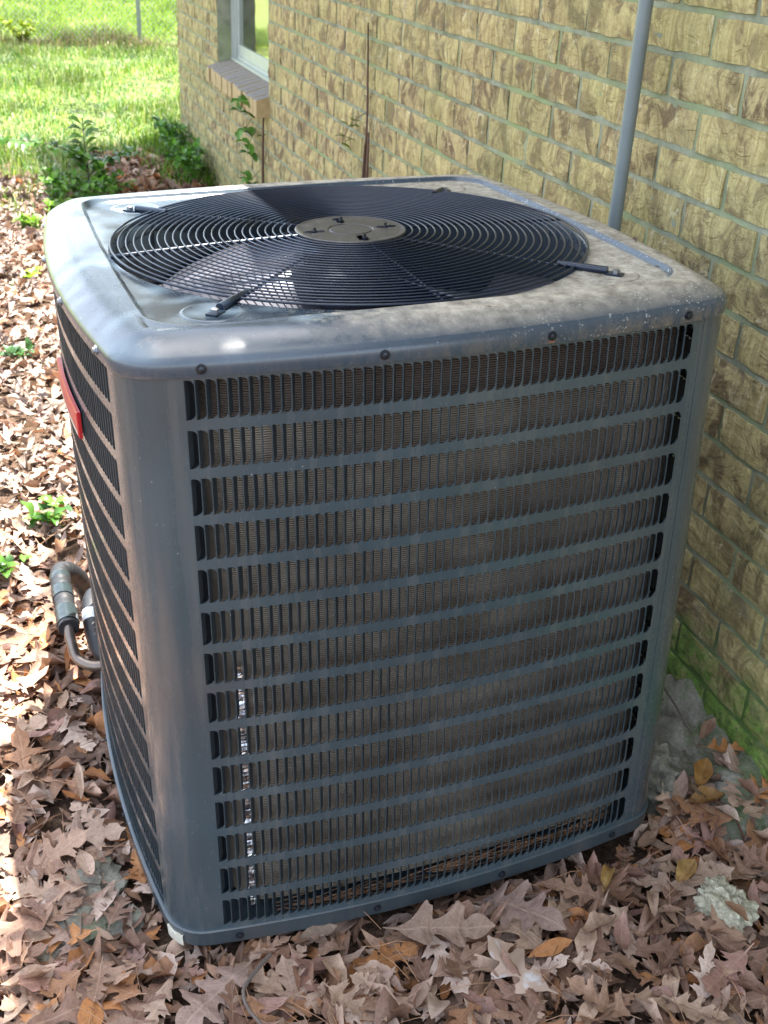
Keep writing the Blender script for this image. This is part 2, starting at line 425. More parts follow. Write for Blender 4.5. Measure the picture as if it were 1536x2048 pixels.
for i, (y, z, s) in enumerate(spots):
    me = BM[random.randrange(14)]; fl = random.random() < .5
    if i < 290:
        o = obj('brick', me, wall, HW(XW, y, z)); o.scale = (1, s, 1)
        if fl: o.rotation_euler = (math.pi, 0, 0)
        o.location.x += random.uniform(-.0015, .0015); o.rotation_euler.x += random.uniform(-.006, .006)
    else:
        T = Matrix.Translation(HW(XW, y, z)) @ (Matrix.Rotation(math.pi, 4, 'X') if fl else Matrix()) @ Matrix.Diagonal((1, s, 1, 1))
        rb.add([T @ vv.co for vv in me.vertices], [tuple(p.vertices) for p in me.polygons])
tag(rb.build('bricks_beyond', M_brick, wall, sharp=50), kind='stuff')
# window, sill and jambs
win = empty('window'); win.parent = house
xf = XW+.075
mb = MB()
for y0, y1, x0 in ((WJ1-.03, WJ1, 0), (WJ1-.055, WJ1-.03, .012), (WJ1-.085, WJ1-.055, .026), (WJ0, WJ0+.05, 0)):
    mb.box(HW(xf+x0, y0, SILLZ+.0), HW(xf+.06, y1-.0005, WTOP))
mb.box(HW(xf-.004, WJ0, SILLZ-.012), HW(xf+.06, WJ1, SILLZ+.006)); mb.box(HW(xf+.016, WJ0+.05, SILLZ+.006), HW(xf+.06, WJ1-.085, SILLZ+.02))
mb.box(HW(xf+.024, WJ0+.05, SILLZ+.02), HW(xf+.055, WJ1-.085, SILLZ+.075)); mb.box(HW(xf, WJ0, WTOP-.05), HW(xf+.06, WJ1, WTOP-.001))
mb.build('frame', M_alu, win, smooth=False, sharp=None)
mb = MB(); mb.box(HW(xf+.030, WJ0+.05, SILLZ+.075), HW(xf+.034, WJ1-.085, WTOP-.05)); mb.build('pane', M_glass, win, smooth=False, sharp=None)
vv_ = []; ff_ = []
for i in range(61):
    y = WJ0+.02+(WJ1-WJ0-.04)*i/60; x = xf+.062+.010*math.sin(i*.9)
    vv_ += [HW(x, y, SILLZ), HW(x, y, WTOP)]
    if i: ff_.append((2*i-2, 2*i, 2*i+1, 2*i-1))
obj('curtain', mesh('curtain', vv_, ff_, M_curtain), win)
sill = empty('window_sill'); sill.parent = house
ns = 15; a0 = 3.965; a1 = 5.19
for i in range(ns):
    y0 = a0+(a1-a0)*i/ns; y1 = a0+(a1-a0)*(i+1)/ns-.014; mb = MB()
    j = random.uniform(-.003, .003)
    j2 = random.uniform(-.004, .004); xo, xi = XW-.055+j+j2, XW+.073; zo, zi = -.283+j, -.245
    v = []
    for y in (y0, y1): v += [(xo, y, zo-.072), (xo, y, zo-.004), (xo+.004, y, zo), (xi, y, zi), (xi, y, zi-.1), (XW+.02, y, zo-.075)]
    mb.add([HW(*p) for p in v], [(0,1,2,3,4,5), (11,10,9,8,7,6), (0,6,7,1), (1,7,8,2), (2,8,9,3), (3,9,10,4), (4,10,11,5), (5,11,6,0)])
    me = mb.mesh('sill_brick', M_sill, False, None); me.materials.append(M_sill2)
    for p in me.polygons:
        if abs(p.normal.z) < .5: p.material_index = 1
    obj('sill_brick', me, sill)
mb = MB(); mb.add([HW(*p) for y in (a0+.004, a1-.012) for p in ((XW-.045, y, -.345), (XW-.045, y, -.288), (xf-.006, y, -.25), (xf-.006, y, -.345))], [(0,1,2,3), (7,6,5,4), (0,4,5,1), (1,5,6,2), (2,6,7,3), (3,7,4,0)])
mb.build('sill_mortar', M_mortar, sill, smooth=False, sharp=None)
# roof overhang above the frame (casts the shade the unit stands in)
EX = .56; EZ = 1.50
mb = MB(); mb.box(HW(EX, WY0-.5, EZ), HW(XW+8, WY1+.5, EZ+.02)); mb.build('soffit', simple('soffit_board', (.62, .6, .55), .7), house, smooth=False, sharp=None)
mb = MB(); mb.box(HW(EX-.025, WY0-.5, EZ-.02), HW(EX-.0, WY1+.5, EZ+.12)); mb.build('fascia', simple('fascia_board', (.5, .48, .43), .6), house, smooth=False, sharp=None)
mb = MB(); mb.add([HW(*p) for p in ((EX-.05, WY0-.6, EZ+.12), (XW+4, WY0-.6, EZ+1.8), (XW+8.2, WY0-.6, EZ+.12), (EX-.05, WY1+.6, EZ+.12), (XW+4, WY1+.6, EZ+1.8), (XW+8.2, WY1+.6, EZ+.12))], [(0,1,4,3), (1,2,5,4), (0,2,1), (3,4,5), (0,3,5,2)])
mb.build('roof', simple('roof_shingle', (.12, .11, .10), .9, 0, .4, 60), house, smooth=False, sharp=None)

# ------------------------------------------------------------------ conduit and footing
mb = MB(); mb.tube([(0, 0, 0), (.0, 0, .5), (0, .0, .9), (0, -.004, 2.48)], .0135, 20)
pipe = tag(obj('conduit_pipe', mb.mesh('conduit_pipe', M_pvc), None, (.962, .728, GZ)), 'grey plastic conduit pipe rising behind the air conditioner in front of the brick wall', 'pipe')
def rock_mesh(name, size, mat, seed, sub=24, amp=.35, flat=.6, freq=1.0):
    v = []; f = []; nu, nv = sub*2, sub
    for j in range(nv+1):
        for i in range(nu):
            th = math.pi*j/nv; ph = 2*math.pi*i/nu
            d = Vector((math.sin(th)*math.cos(ph), math.sin(th)*math.sin(ph), math.cos(th)))
            # blocky: push towards a box
            m = max(abs(d.x), abs(d.y), abs(d.z)); q = d.lerp(d/m, .45)
            n1 = noise.fractal(d*1.6*freq+Vector((seed, seed*2, 0)), 1.0, 2.0, 4); n2 = noise.noise(d*7*freq+Vector((seed, 0, 4)))
            q = q*(1+amp*n1+.07*n2); v.append((q.x*size[0], q.y*size[1], q.z*size[2]))
    for j in range(nv):
        for i in range(nu): f.append((j*nu+i, (j+1)*nu+i, (j+1)*nu+(i+1) % nu, j*nu+(i+1) % nu))
    return mesh(name, v, f, mat, True, 60)
# footing: sloping rough concrete along the wall foot
v = []; f = []; n1, n2 = 90, 14
for i in range(n1+1):
    y = -1.0+2.6*i/n1
    for j in range(n2+1):
        t = j/n2; x = .80+.235*t
        z = GZ-.05+.115*(min(1, t*1.6))**.7+.012*t
        p = Vector((x*9, y*9, 0))
        z += .042*noise.fractal(p*1.3, .8, 2.0, 6)*min(1, .3+t)+.014*noise.noise(p*3.1)
        x += .014*noise.noise(p*1.3+Vector((4, 4, 4)))
        if y < .02: z -= min(.09, (.02-y)*.55)
        if t > .75: z += .02*(t-.75)*4
        v.append((x-.95, y-.3, z-GZ))
for i in range(n1):
    for j in range(n2): f.append((i*(n2+1)+j, i*(n2+1)+j+1, (i+1)*(n2+1)+j+1, (i+1)*(n2+1)+j))
M_foot = stone_mat('mossy_footing', (.20, .19, .145), (.42, .40, .34), .75, 14)
foot = tag(obj('concrete_footing', mesh('concrete_footing', v, f, M_foot), None, (.95, .3, GZ)), 'crumbling mossy concrete footing along the foot of the brick wall', 'footing')
o = obj('concrete_chunk', rock_mesh('concrete_chunk', (.060, .070, .042), M_concrete, 3.3, 34, .42, freq=1.6), None, (.885, .150, GZ+.035), (.1, .1, .4)); tag(o, 'grey broken concrete chunk between the air conditioner corner and the wall foot', 'rubble')
o = obj('limestone_rock', rock_mesh('limestone_rock', (.031, .045, .032), M_lime, 8.1, 44, .30, freq=2.0), None, (.812, -.172, GZ+.045), (.2, .1, .5)); tag(o, 'pale craggy limestone rock among the leaves at the lower right', 'rock')
o = obj('flat_stone', rock_mesh('flat_stone', (.085, .07, .02), M_concrete, 12.4, 26, .5), None, (-.195, .125, GZ+.016), (.05, -.05, .3)); tag(o, 'grey flat crumbly stone half buried in leaves left of the air conditioner', 'stone')

# ------------------------------------------------------------------ the condensing unit
K = KK
RU = Matrix(((.999175, -.029624, -.02777), (.030177, .999351, .019688), (.027169, -.020509, .99942)))
unit = tag(empty('air_conditioner', (.3576, .4157, -.9128)), 'large dark grey outdoor air conditioner with louvered sides and a round wire fan guard', 'air conditioner')
unit.rotation_euler = RU.to_euler()
def S(p): return (p[0]*K, p[1]*K, p[2]*K)
RB = 2.7
def side(t, s=0, off=0.):
    """point on the bowed plan outline; s = 0 front, 1 right, 2 back, 3 left; t along counterclockwise"""
    ph = math.asin(t/RB); n = Vector((math.sin(ph), -math.cos(ph))); p = Vector((t, -(math.sqrt(RB*RB-t*t)-2.2)))+n*off
    a = s*math.pi/2; c, q = math.cos(a), math.sin(a)
    return Vector((p.x*c-p.y*q, p.x*q+p.y*c)), Vector((n.x*c-n.y*q, n.x*q+n.y*c))
def corner(u, s=0, off=0.):
    """fillet between side s and s+1, u 0..1"""
    ph = math.asin(.410/RB); a0_ = -math.pi/2+ph; a1_ = -ph; a = a0_+(a1_-a0_)*u
    n = Vector((math.cos(a), math.sin(a))); p = Vector((.3995, -.3995))+n*(.07+off)
    r = s*math.pi/2; c, q = math.cos(r), math.sin(r)
    return Vector((p.x*c-p.y*q, p.x*q+p.y*c)), Vector((n.x*c-n.y*q, n.x*q+n.y*c))
def plan(off=0., ns_=20, nc=8):
    out = []
    for s in range(4):
        for i in range(ns_): out.append(side(-.41+.82*i/ns_, s, off))
        for i in range(nc): out.append(corner(i/nc, s, off))
    return out
def rsq(h, r, bow, ns_=20, nc=8):
    """rounded square with slight bow, same point order as plan()"""
    out = []
    for s in range(4):
        a = s*math.pi/2; c, q = math.cos(a), math.sin(a); pts = []
        for i in range(ns_): t = (-1+2*i/ns_)*(h-r); pts.append((t, -(h+bow*(1-(t/(h-r))**2))))
        for i in range(nc): b = -math.pi/2+math.pi/2*i/nc; pts.append((h-r+r*math.cos(b), -(h-r)+r*math.sin(b)))
        out += [Vector((x*c-y*q, x*q+y*c)) for x, y in pts]
    return out
# lid
loops = []
for off, z in ((-.006, 1.024), (.0035, 1.0245), (.0045, 1.027), (.0055, 1.036), (.0052, 1.0425), (.0025, 1.0478), (-.003, 1.0525), (-.016, 1.0602), (-.030, 1.0670), (-.040, 1.0708), (-.046, 1.0722), (-.056, 1.0726)):
    loops.append([(p.x, p.y, z) for p, n in plan(off)])
for h, r, bow, z in ((.4195, .075, .006, 1.0724), (.4165, .0735, .006, 1.0735), (.413, .072, .006, 1.0733), (.4105, .071, .006, 1.0712), (.408, .070, .006, 1.0665), (.405, .069, .006, 1.0645), (.4035, .068, .0055, 1.064)):
    loops.append([(p.x, p.y, z) for p in rsq(h, r, bow)])
ang = [math.atan2(p.y, p.x) for p in rsq(.4, .07, .004)]
for r, z in ((.4085, 1.0640), (.4055, 1.0632), (.4035, 1.060), (.403, 1.035), (.410, 1.03)): loops.append([(r*math.cos(a), r*math.sin(a), z) for a in ang])
nL = len(loops[0]); v = [S(p) for l in loops for p in l]; f = []
for i in range(len(loops)-1):
    for k in range(nL): f.append((i*nL+k, i*nL+(k+1) % nL, (i+1)*nL+(k+1) % nL, (i+1)*nL+k))
lid = obj('lid', mesh('lid', v, f, M_lid, True, 50), unit)
for sx, sy in ((-1, 1), (-1, -1), (1, -1), (1, 1)):     # raised bosses round the guard mounts
    mb = MB(); mb.lathe([(.046, 0), (.044, .0010), (.041, .0013), (.038, .0004)], (sx*.315, sy*.337, 1.0638), 28, cap=True)
    mb.v = [S(p) for p in mb.v]; mb.build('mounting_boss', M_lid, lid)
    o = None
# louvered panels
NC, NR = 55, 14; CP = .77/NC; RH = .07078; SH = .0555; ZTOP = 1.02
def louver_panel(s, off):
    mb = MB()
    def P(t, z, d=0.):
        p, n = side(t, s, off+d); return S((p.x, p.y, z))
    ts = [-.404, -.385]+[-.385+CP*(i+1) for i in range(NC)]+[.404]
    if s == 0: ts[0] = -.4095
    def band(z0, z1, tl):
        v = []; f = []
        for t in tl: v += [P(t, z0), P(t, z1)]
        for i in range(len(tl)-1): f.append((2*i, 2*i+2, 2*i+3, 2*i+1))
        mb.add(v, f)
    for r in range(NR+1):
        zt = 1.045 if r == 0 else ZTOP-(r-1)*RH-SH; zb = ZTOP-r*RH if r < NR else .022
        band(zb, zt, ts)
        # slight inward lip along the slot tops and bottoms
        if r < NR:
            v = []; f = []
            tl = ts[1:-1]
            for t in tl: v += [P(t, zb), P(t, zb+.0006, -.005)]
            for i in range(len(tl)-1): f.append((2*i, 2*i+1, 2*i+3, 2*i+2))
            mb.add(v, f)
        if r > 0:
            v = []; f = []
            for t in tl: v += [P(t, zt), P(t, zt-.0006, -.003)]
            for i in range(len(tl)-1): f.append((2*i, 2*i+2, 2*i+3, 2*i+1))
            mb.add(v, f)
    sr = .0014; rr = .0080
    for r in range(NR):
        z1 = ZTOP-r*RH; z0 = z1-SH
        band(z0, z1, ts[:2]); band(z0, z1, ts[-2:])
        for c in range(NC):
            tR = -.385+CP*(c+1); tl = tR-sr
            if c < NC-1:   # half-round rib between slots
                v = [P(tl, z0, -.0016), P(tl, z1, -.0016), P(tl+.0004, z0, .0004), P(tl+.0004, z1, .0004), P(tR-.0004, z0, .0004), P(tR-.0004, z1, .0004), P(tR, z0), P(tR, z1)]
                mb.add(v, [(0, 2, 3, 1), (2, 4, 5, 3), (4, 6, 7, 5)])
            else: tl = tR
            for zz, sg in ((z1, -1), (z0, 1)):   # rounded cut corner filler with lip
                arc = [(tl-rr+rr*math.cos(a), zz+sg*(rr-rr*math.sin(a))) for a in [math.pi/2*k/4 for k in range(5)]]
                v = [P(tl, zz)]+[P(a, b) for a, b in arc]+[P(a, b, -.0028) for a, b in arc]
                f = [(0, i+1, i+2) if sg < 0 else (0, i+2, i+1) for i in range(4)]
                f += [(i+1, i+6, i+7, i+2) if sg < 0 else (i+2, i+7, i+6, i+1) for i in range(4)]
                mb.add(v, f)
    o = mb.build('louver_panel', M_panel, unit, True, 30)
    return o
panels = [louver_panel(s, (.0, -.002, -.002, -.0025)[s]) for s in range(4)]
# inward bent louver fins: 300 nearest single, the rest joined
D = .0110; TILT = math.radians(-27)      # fins lean in the stamping direction
def fin_geo():
    z0, z1, r = 0., SH-.002, .006
    out = [(0, z0), (D-r, z0), (D-r*.3, z0+r*.3), (D, z0+r), (D, z1-r), (D-r*.3, z1-r*.3), (D-r, z1), (0, z1)]
    v = [(x*K, d*K, z*K) for x in (-.0004, .0004) for d, z in out]; m = len(out)
    f = [tuple(range(m))[::-1], tuple(range(m, 2*m))]+[(k, (k+1) % m, m+(k+1) % m, m+k) for k in range(m)]
    return v, f
# the fin's local +y points into the cabinet
FV, FF = fin_geo(); M_fin = simple('shade_toned_fin', (.021, .030, .038), .5, 0, .25, 40); fin_me = mesh('louver_fin', FV, FF, M_fin, False)  # darker copy of the unit paint: shade inside the louvers put into the colour
for s in range(4):
    off = (.0, -.002, -.002, -.0025)[s]; rest = MB(); single = set()
    if s == 0:
        for c in range(NC):
            for r in range(NR):
                if len(single) < 294 and c < 21: single.add((c, r))
    for c in range(NC):
        t = -.385+CP*c+.0006 if c else -.385+.0008
        p, n = side(t, s, off-.0015); an = math.atan2(n.y, n.x)+math.pi/2
        for r in range(NR):
            z = ZTOP-r*RH-SH+.001
            T = Matrix.Translation(S((p.x, p.y, z))) @ Matrix.Rotation(an+TILT, 4, 'Z')
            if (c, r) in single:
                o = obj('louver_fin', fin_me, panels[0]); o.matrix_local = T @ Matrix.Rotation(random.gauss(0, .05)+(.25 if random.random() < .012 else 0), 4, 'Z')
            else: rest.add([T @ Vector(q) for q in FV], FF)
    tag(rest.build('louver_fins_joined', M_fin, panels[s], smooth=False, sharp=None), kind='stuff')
# corner sheets
for s in range(4):
    offs = 0 if s == 3 else .0008
    pts = []
    first = -.0 if s == 3 else 0
    for i in range(4): pts.append(side((.392 if s == 3 else .4045)+(.41-(.392 if s == 3 else .4045))*i/4, s, offs))
    for i in range(17): pts.append(corner(i/16, s, offs))
    for i in range(1, 4): pts.append(side(-.41+(.0005 if s == 3 else .0055)*i/3, (s+1) % 4, offs))
    zs = [.022+(1.045-.022)*k/12 for k in range(13)]
    v = []; f = []; m = len(pts)+2
    for z in zs:
        p, n = pts[0]; q = p-n*.008; v.append(S((q.x, q.y, z)))
        for p, n in pts: v.append(S((p.x, p.y, z)))
        p, n = pts[-1]; q = p-n*(.008 if s != 3 else .0); v.append(S((q.x, q.y, z)))
    for j in range(len(zs)-1):
        for i in range(m-1): f.append((j*m+i, j*m+i+1, (j+1)*m+i+1, (j+1)*m+i))
    obj('corner_panel', mesh('corner_panel', v, f, M_panel, True, 50), unit)
# base pan
loops = []
for off, z in ((-.03, .0), (-.002, .0), (.002, .002), (.0035, .006), (.0035, .030), (.0052, .033), (.0052, .0345), (.003, .0362), (-.001, .036), (-.004, .030), (-.02, .025), (-.40, .02)):
    loops.append([(p.x, p.y, z) for p, n in plan(off)] if off > -.2 else [(p.x*.2, p.y*.2, z) for p, n in plan(0)])
v = [S(p) for l in loops for p in l]; f = []
for i in range(len(loops)-1):
    for k in range(nL): f.append((i*nL+k, i*nL+(k+1) % nL, (i+1)*nL+(k+1) % nL, (i+1)*nL+k))
f.append(tuple(len(v)-nL+k for k in range(nL)))
base = obj('base_pan', mesh('base_pan', v, f, M_paint, True, 50), unit)
# chipped pale corner of the base
mb = MB(); v = []; f = []
for i in range(9):
    u = .08+.42*i/8; p, n = corner(u, 3, .0015)
    h = .003+.006*abs(noise.noise(Vector((u*9, 0, 0))))
    q = p+n*.0035; v += [S((q.x, q.y, -.002)), S((q.x+n.x*.001, q.y+n.y*.001, .014+h*1.5)), S((p.x, p.y, .017+h))]
for i in range(8):
    for k in range(2): f.append((3*i+k, 3*i+3+k, 3*i+4+k, 3*i+1+k))
obj('chipped_edge', mesh('chipped_edge', v, f, simple('bare_filler', (.55, .52, .42), .9, 0, .3, 150, .6), True, 50), base)
# coil: horizontal fins wrapped round the inside
path = []
for t, dd in ((-.372, -.16), (-.371, -.12), (-.364, -.088), (-.350, -.064), (-.332, -.049), (-.315, -.042)): path.append(side(t, 0, dd))
for t in np.linspace(-.295, .30, 14): path.append(side(t, 0, -.040))
for a in np.linspace(0, 1, 9):
    b = -math.pi/2+math.pi/2*a; n = Vector((math.cos(b), math.sin(b))); path.append((Vector((.315, -.315))+n*.135, n))
for t in np.linspace(-.28, .28, 8): path.append(side(t, 1, -.040))
for a in np.linspace(0, 1, 7):
    b = math.pi/2*a; n = Vector((math.cos(b), math.sin(b))); path.append((Vector((.315, .315))+n*.135, n))
for t in np.linspace(-.28, .28, 8): path.append(side(t, 2, -.040))
for a in np.linspace(0, 1, 7):
    b = math.pi/2+math.pi/2*a; n = Vector((math.cos(b), math.sin(b))); path.append((Vector((-.315, .315))+n*.135, n))
for t in np.linspace(-.28, .22, 8): path.append(side(t, 3, -.040))
FP = .0036; nf = int(.965/FP); prof = []
for k in range(nf):
    z = .045+k*FP; prof += [(0, z), (0, z+.0016), (-.0035, z+.0018), (-.0035, z+FP-.0002)]
v = np.array([S((p.x+n.x*d, p.y+n.y*d, z)) for d, z in prof for p, n in path]); m = len(path)
i, j = np.meshgrid(np.arange(len(prof)-1), np.arange(m-1), indexing='ij'); i = i.ravel(); j = j.ravel()
quad = np.stack([i*m+j, i*m+j+1, (i+1)*m+j+1, (i+1)*m+j], 1)
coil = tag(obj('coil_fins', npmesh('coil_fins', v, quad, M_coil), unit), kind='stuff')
# inner dark jacket behind the coil
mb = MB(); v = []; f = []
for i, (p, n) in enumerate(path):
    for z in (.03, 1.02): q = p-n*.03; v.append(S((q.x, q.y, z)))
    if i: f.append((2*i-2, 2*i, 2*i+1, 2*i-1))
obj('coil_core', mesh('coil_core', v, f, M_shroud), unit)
# crinkled bright end plate of the coil
v = []; f = []; nz = 150
for k in range(nz+1):
    z = .045+.50*k/nz; a = .004*noise.noise(Vector((0, 0, z*120)))+.0035*(1 if (k % 5) < 2 else -1)
    for j in range(4):
        t = -.342+.0062*j; p, n = side(t, 0, -.034+a*(1 if j in (1, 2) else .3)+.003*noise.noise(Vector((j*3, 0, z*90)))); v.append(S((p.x, p.y, z)))
for k in range(nz):
    for j in range(3): f.append((k*4+j, k*4+j+1, k*4+5+j, k*4+4+j))
obj('coil_end_plate', mesh('coil_end_plate', v, f, M_foil, False), unit)
mb = MB(); mb.box((-.392, -.375, .03), (-.388, -.20, 1.0)); mb.box((-.39, -.385, .03), (-.355, -.381, 1.0)); mb.box((-.392, -.30, .03), (-.25, -.296, 1.0)); mb.v = [S(p) for p in mb.v]
mb.build('added_dark_liner', M_shroud, unit, smooth=False, sharp=None)  # added dark sheets, block the bright ground seen through the corner slots
# fan shroud, motor, blades
mb = MB(); mb.lathe([(.4035, 1.034), (.398, 1.0), (.396, .90), (.41, .82)], n=64, cap=False); mb.v = [S(p) for p in mb.v]
mb.build('fan_shroud', M_shroud, unit)
fan = empty('fan', S((0, 0, .97))); fan.parent = unit
FZ = .952
mb = MB(); mb.lathe([(.0, -.02), (.075, -.02), (.085, -.005), (.085, .004), (.07, .012), (.0, .012)], n=32, cap=False); mb.v = [S(p) for p in mb.v]; mb.build('fan_hub', M_blade, fan)
for b in range(3):
    v = []; f = []; nr, na = 12, 12
    for i in range(nr+1):
        r = .06+.325*i/nr; span = math.radians(58+26*(i/nr)); sweep = math.radians(b*120+205+16*(i/nr)**1.5)
        for j in range(na+1):
            u = j/na-.5; a = sweep+span*u; z = -.055*u*2*(1-.35*i/nr)-.012*(u*2)**2+.01
            v.append(S((r*math.cos(a), r*math.sin(a), z)))
    for i in range(nr):
        for j in range(na): f.append((i*(na+1)+j, (i+1)*(na+1)+j, (i+1)*(na+1)+j+1, i*(na+1)+j+1))
    o = obj('fan_blade', mesh('fan_blade', v, f, M_blade), fan)
    md = o.modifiers.new('thickness', 'SOLIDIFY'); md.thickness = .0016
mb = MB(); mb.lathe([(.0, 0), (.078, 0), (.082, -.02), (.082, -.15), (.06, -.17), (0, -.17)], (0, 0, 1.06), n=36, cap=False); mb.v = [S(p) for p in mb.v]; mb.build('motor', M_black, unit)
# guard: rings, spokes, hub plate
guard = empty('fan_guard', S((0, 0, 1.066))); guard.parent = unit
GZ0 = 1.066
def dome(r): return .010*(1-(r/.405)**2)+.004
NRG = 25
for i in range(NRG):
    r = .094+(.4045-.094)*i/(NRG-1); mb = MB()
    seg = 48 if r < .2 else 80
    mb.tube([S((r*math.cos(2*math.pi*k/seg), r*math.sin(2*math.pi*k/seg), dome(r))) for k in range(seg)], .0016*K if i < NRG-1 else .0022*K, 6, closed=True)
    mb.build('wire_ring', M_wire, guard, sharp=None)
def spoke(x, y, long, rad=.0022):
    mb = MB(); L = math.hypot(x, y); dx, dy = x/L, y/L; R1 = .409
    pts = [S((dx*r, dy*r, dome(r)-.0042)) for r in np.linspace(.07, R1, 14)]
    mb.tube(pts, rad*K, 8)
    o = mb.build('guard_spoke', M_wire, guard, sharp=None)
    if long:
        T = Matrix.Rotation(math.atan2(dy, dx), 4, 'Z'); mb = MB()
        z0 = -.0018
        mb.tube([Vector(S((dx*r, dy*r, z0+.006))) for r in (.375, .40, L-.012)], [.0052*K, .0062*K, .0062*K], 10)
        mb.box(Vector((L-.014, -.0085, z0+.0002))*K, Vector((L+.013, .0085, z0+.0032))*K, T)
        mb.build('mounting_foot', M_wire, o, sharp=40)
        mb = MB(); mb.lathe([(.0062, 0), (.0062, .005), (.004, .0062)], (L+.002, 0, z0+.0033), 6); mb.v = [T @ (Vector(p)*K) for p in mb.v]
        mb.build('screw', M_screw, o)
for x, y, l in ((-.326, .315, 1), (-.313, -.348, 1), (.319, -.343, 1), (.303, .305, 1), (.01, -.41, 0), (.41, .01, 0), (-.01, .41, 0)): spoke(x, y, l)
spoke(-.415, -.01, 0, .0042)
# hub plate with four slots
v = []; f = []; n_ = 96
mb = MB(); mb.lathe([(.0, .0), (.0, .0)], n=4, cap=False) if 0 else None
prof = [(.0955, -.004), (.0955, -.0005), (.0935, .0008), (.0885, -.0008), (.083, -.0008)]
zt = dome(.09)+.0012
mb = MB()
mb.lathe([(r, z) for r, z in prof], (0, 0, zt), n_, cap=False)
# ring area with slots: radial grid, skip cells inside slots
rs = np.linspace(.083, .043, 15); A = [2*math.pi*k/n_ for k in range(n_)]
idx = {}
for i, r in enumerate(rs):
    for k, a in enumerate(A): idx[i, k] = len(mb.v); mb.v.append((r*math.cos(a), r*math.sin(a), zt-.0008))
def inslot(x, y):
    for q in range(4):
        a = q*math.pi/2+.0; c, s_ = math.cos(a), math.sin(a); u = x*c+y*s_; w_ = -x*s_+y*c
        du = max(abs(u-.064)-.0095, 0)
        if math.hypot(du, w_) < .0085: return True
    return False
for i in range(14):
    for k in range(n_):
        a = A[k]+math.pi/n_; r = (rs[i]+rs[i+1])/2
        if inslot(r*math.cos(a), r*math.sin(a)): continue
        mb.f.append((idx[i, k], idx[i, (k+1) % n_], idx[i+1, (k+1) % n_], idx[i+1, k]))
mb.lathe([(.043, -.0008), (.040, -.0008), (.0385, -.0026), (.0365, -.0026), (.035, -.0008), (.0001, -.0006)], (0, 0, zt), n_, cap=False)
mb.v = [S(p) for p in mb.v]; hubp = mb.build('hub_plate', M_hub, guard, sharp=40)
for q in range(4):
    a = q*math.pi/2; mb = MB(); c = (.064*math.cos(a)+(.004 if q % 2 else 0), .064*math.sin(a), zt-.008)
    mb.lathe([(.0045, 0), (.0045, .0085), (.0035, .0095)], c, 6); mb.lathe([(.0025, .0095), (.0025, .014)], c, 8)
    mb.v = [S(p) for p in mb.v]; mb.build('stud', M_screwdark, hubp)
# screws: lid skirt and base
def skirt_screw(s, t, z, mat, off=.0062, rust=False, r=.0058):
    p, n = side(t, s, off); a = math.atan2(n.y, n.x)
    T = Matrix.Translation(S((p.x, p.y, z))) @ Matrix.Rotation(a, 4, 'Z') @ Matrix.Rotation(math.pi/2, 4, 'Y')
    mb = MB(); mb.lathe([(r*1.25*K, -.001), (r*1.25*K, .0008), (r*.8*K, .001), (r*.8*K, .0035), (r*.5*K, .0042)], n=8, T=T)
    o = mb.build('screw', mat, lid if z > .5 else base)
    return o
for s in range(4):
    for t in (-.362, -.12, .129, .366): skirt_screw(s, t, 1.0365, M_screwdark if s == 0 else M_screw)
    for t in (-.36, -.12, .12, .36): skirt_screw(s, t, .018, M_screwdark, .0042)
for t, hh in ((-.362, .016), (-.12, .02), (.129, .014)):     # rust weeping below the front screws
    v = []; f = []
    for k in range(5):
        z = 1.030-hh*k/4; wv = .0045*(1-.6*k/4)
        p, n = side(t, 0, .0058 if z > 1.026 else .0008)
        if z <= 1.026 and k: pass
        for sg in (-1, 1): v.append(S((p.x+sg*wv, p.y, z)))
    obj('rust_stain', mesh('rust_stain', v[:4], [(0, 1, 3, 2)], M_rust), lid)
# red badge on the left side
mb = MB(); v = []; f = []
for layer, (d, g) in enumerate(((.001, 0), (.006, .0), (.0075, .0025))):
    for t in np.linspace(-.10+g, .165-g, 13):
        for z in (.826+g, .870-g): p, n = side(t, 3, d); v.append(S((p.x, p.y, z)))
for t in range(12):
    f.append((52+2*t, 52+2*t+2, 52+2*t+3, 52+2*t+1))
    for L_ in (0, 26):
        f.append((L_+2*t, L_+2*t+2, L_+26+2*t+2, L_+26+2*t)); f.append((L_+2*t+1, L_+26+2*t+1, L_+26+2*t+3, L_+2*t+3))
for L_ in (0, 26): f.append((L_, L_+26, L_+27, L_+1)); f.append((L_+24, L_+25, L_+51, L_+50))
badge = obj('badge', mesh('badge', v, f, M_red, True, 30), unit); badge['label'] = 'red oblong badge on the side louvers'
v = []; f = []
for i, t in enumerate(np.linspace(-.094, .158, 13)):
    for z in (.829, .836): p, n = side(t, 3, .0079); v.append(S((p.x, p.y, z)))
    if i: f.append((2*i-2, 2*i, 2*i+1, 2*i-1))
obj('badge_stripe', mesh('badge_stripe', v, f, M_cream), badge)
# concrete pad below
mb = MB(); mb.box((-.37, -.36, -.06), (.37, .40, -.001)); pad = mb.build('concrete_pad', M_pad, None, smooth=False, sharp=None, loc=(.3576, .4157, -.9128)); pad.rotation_euler = RU.to_euler()
tag(pad, 'low concrete pad carrying the air conditioner mostly hidden under leaves', 'pad')

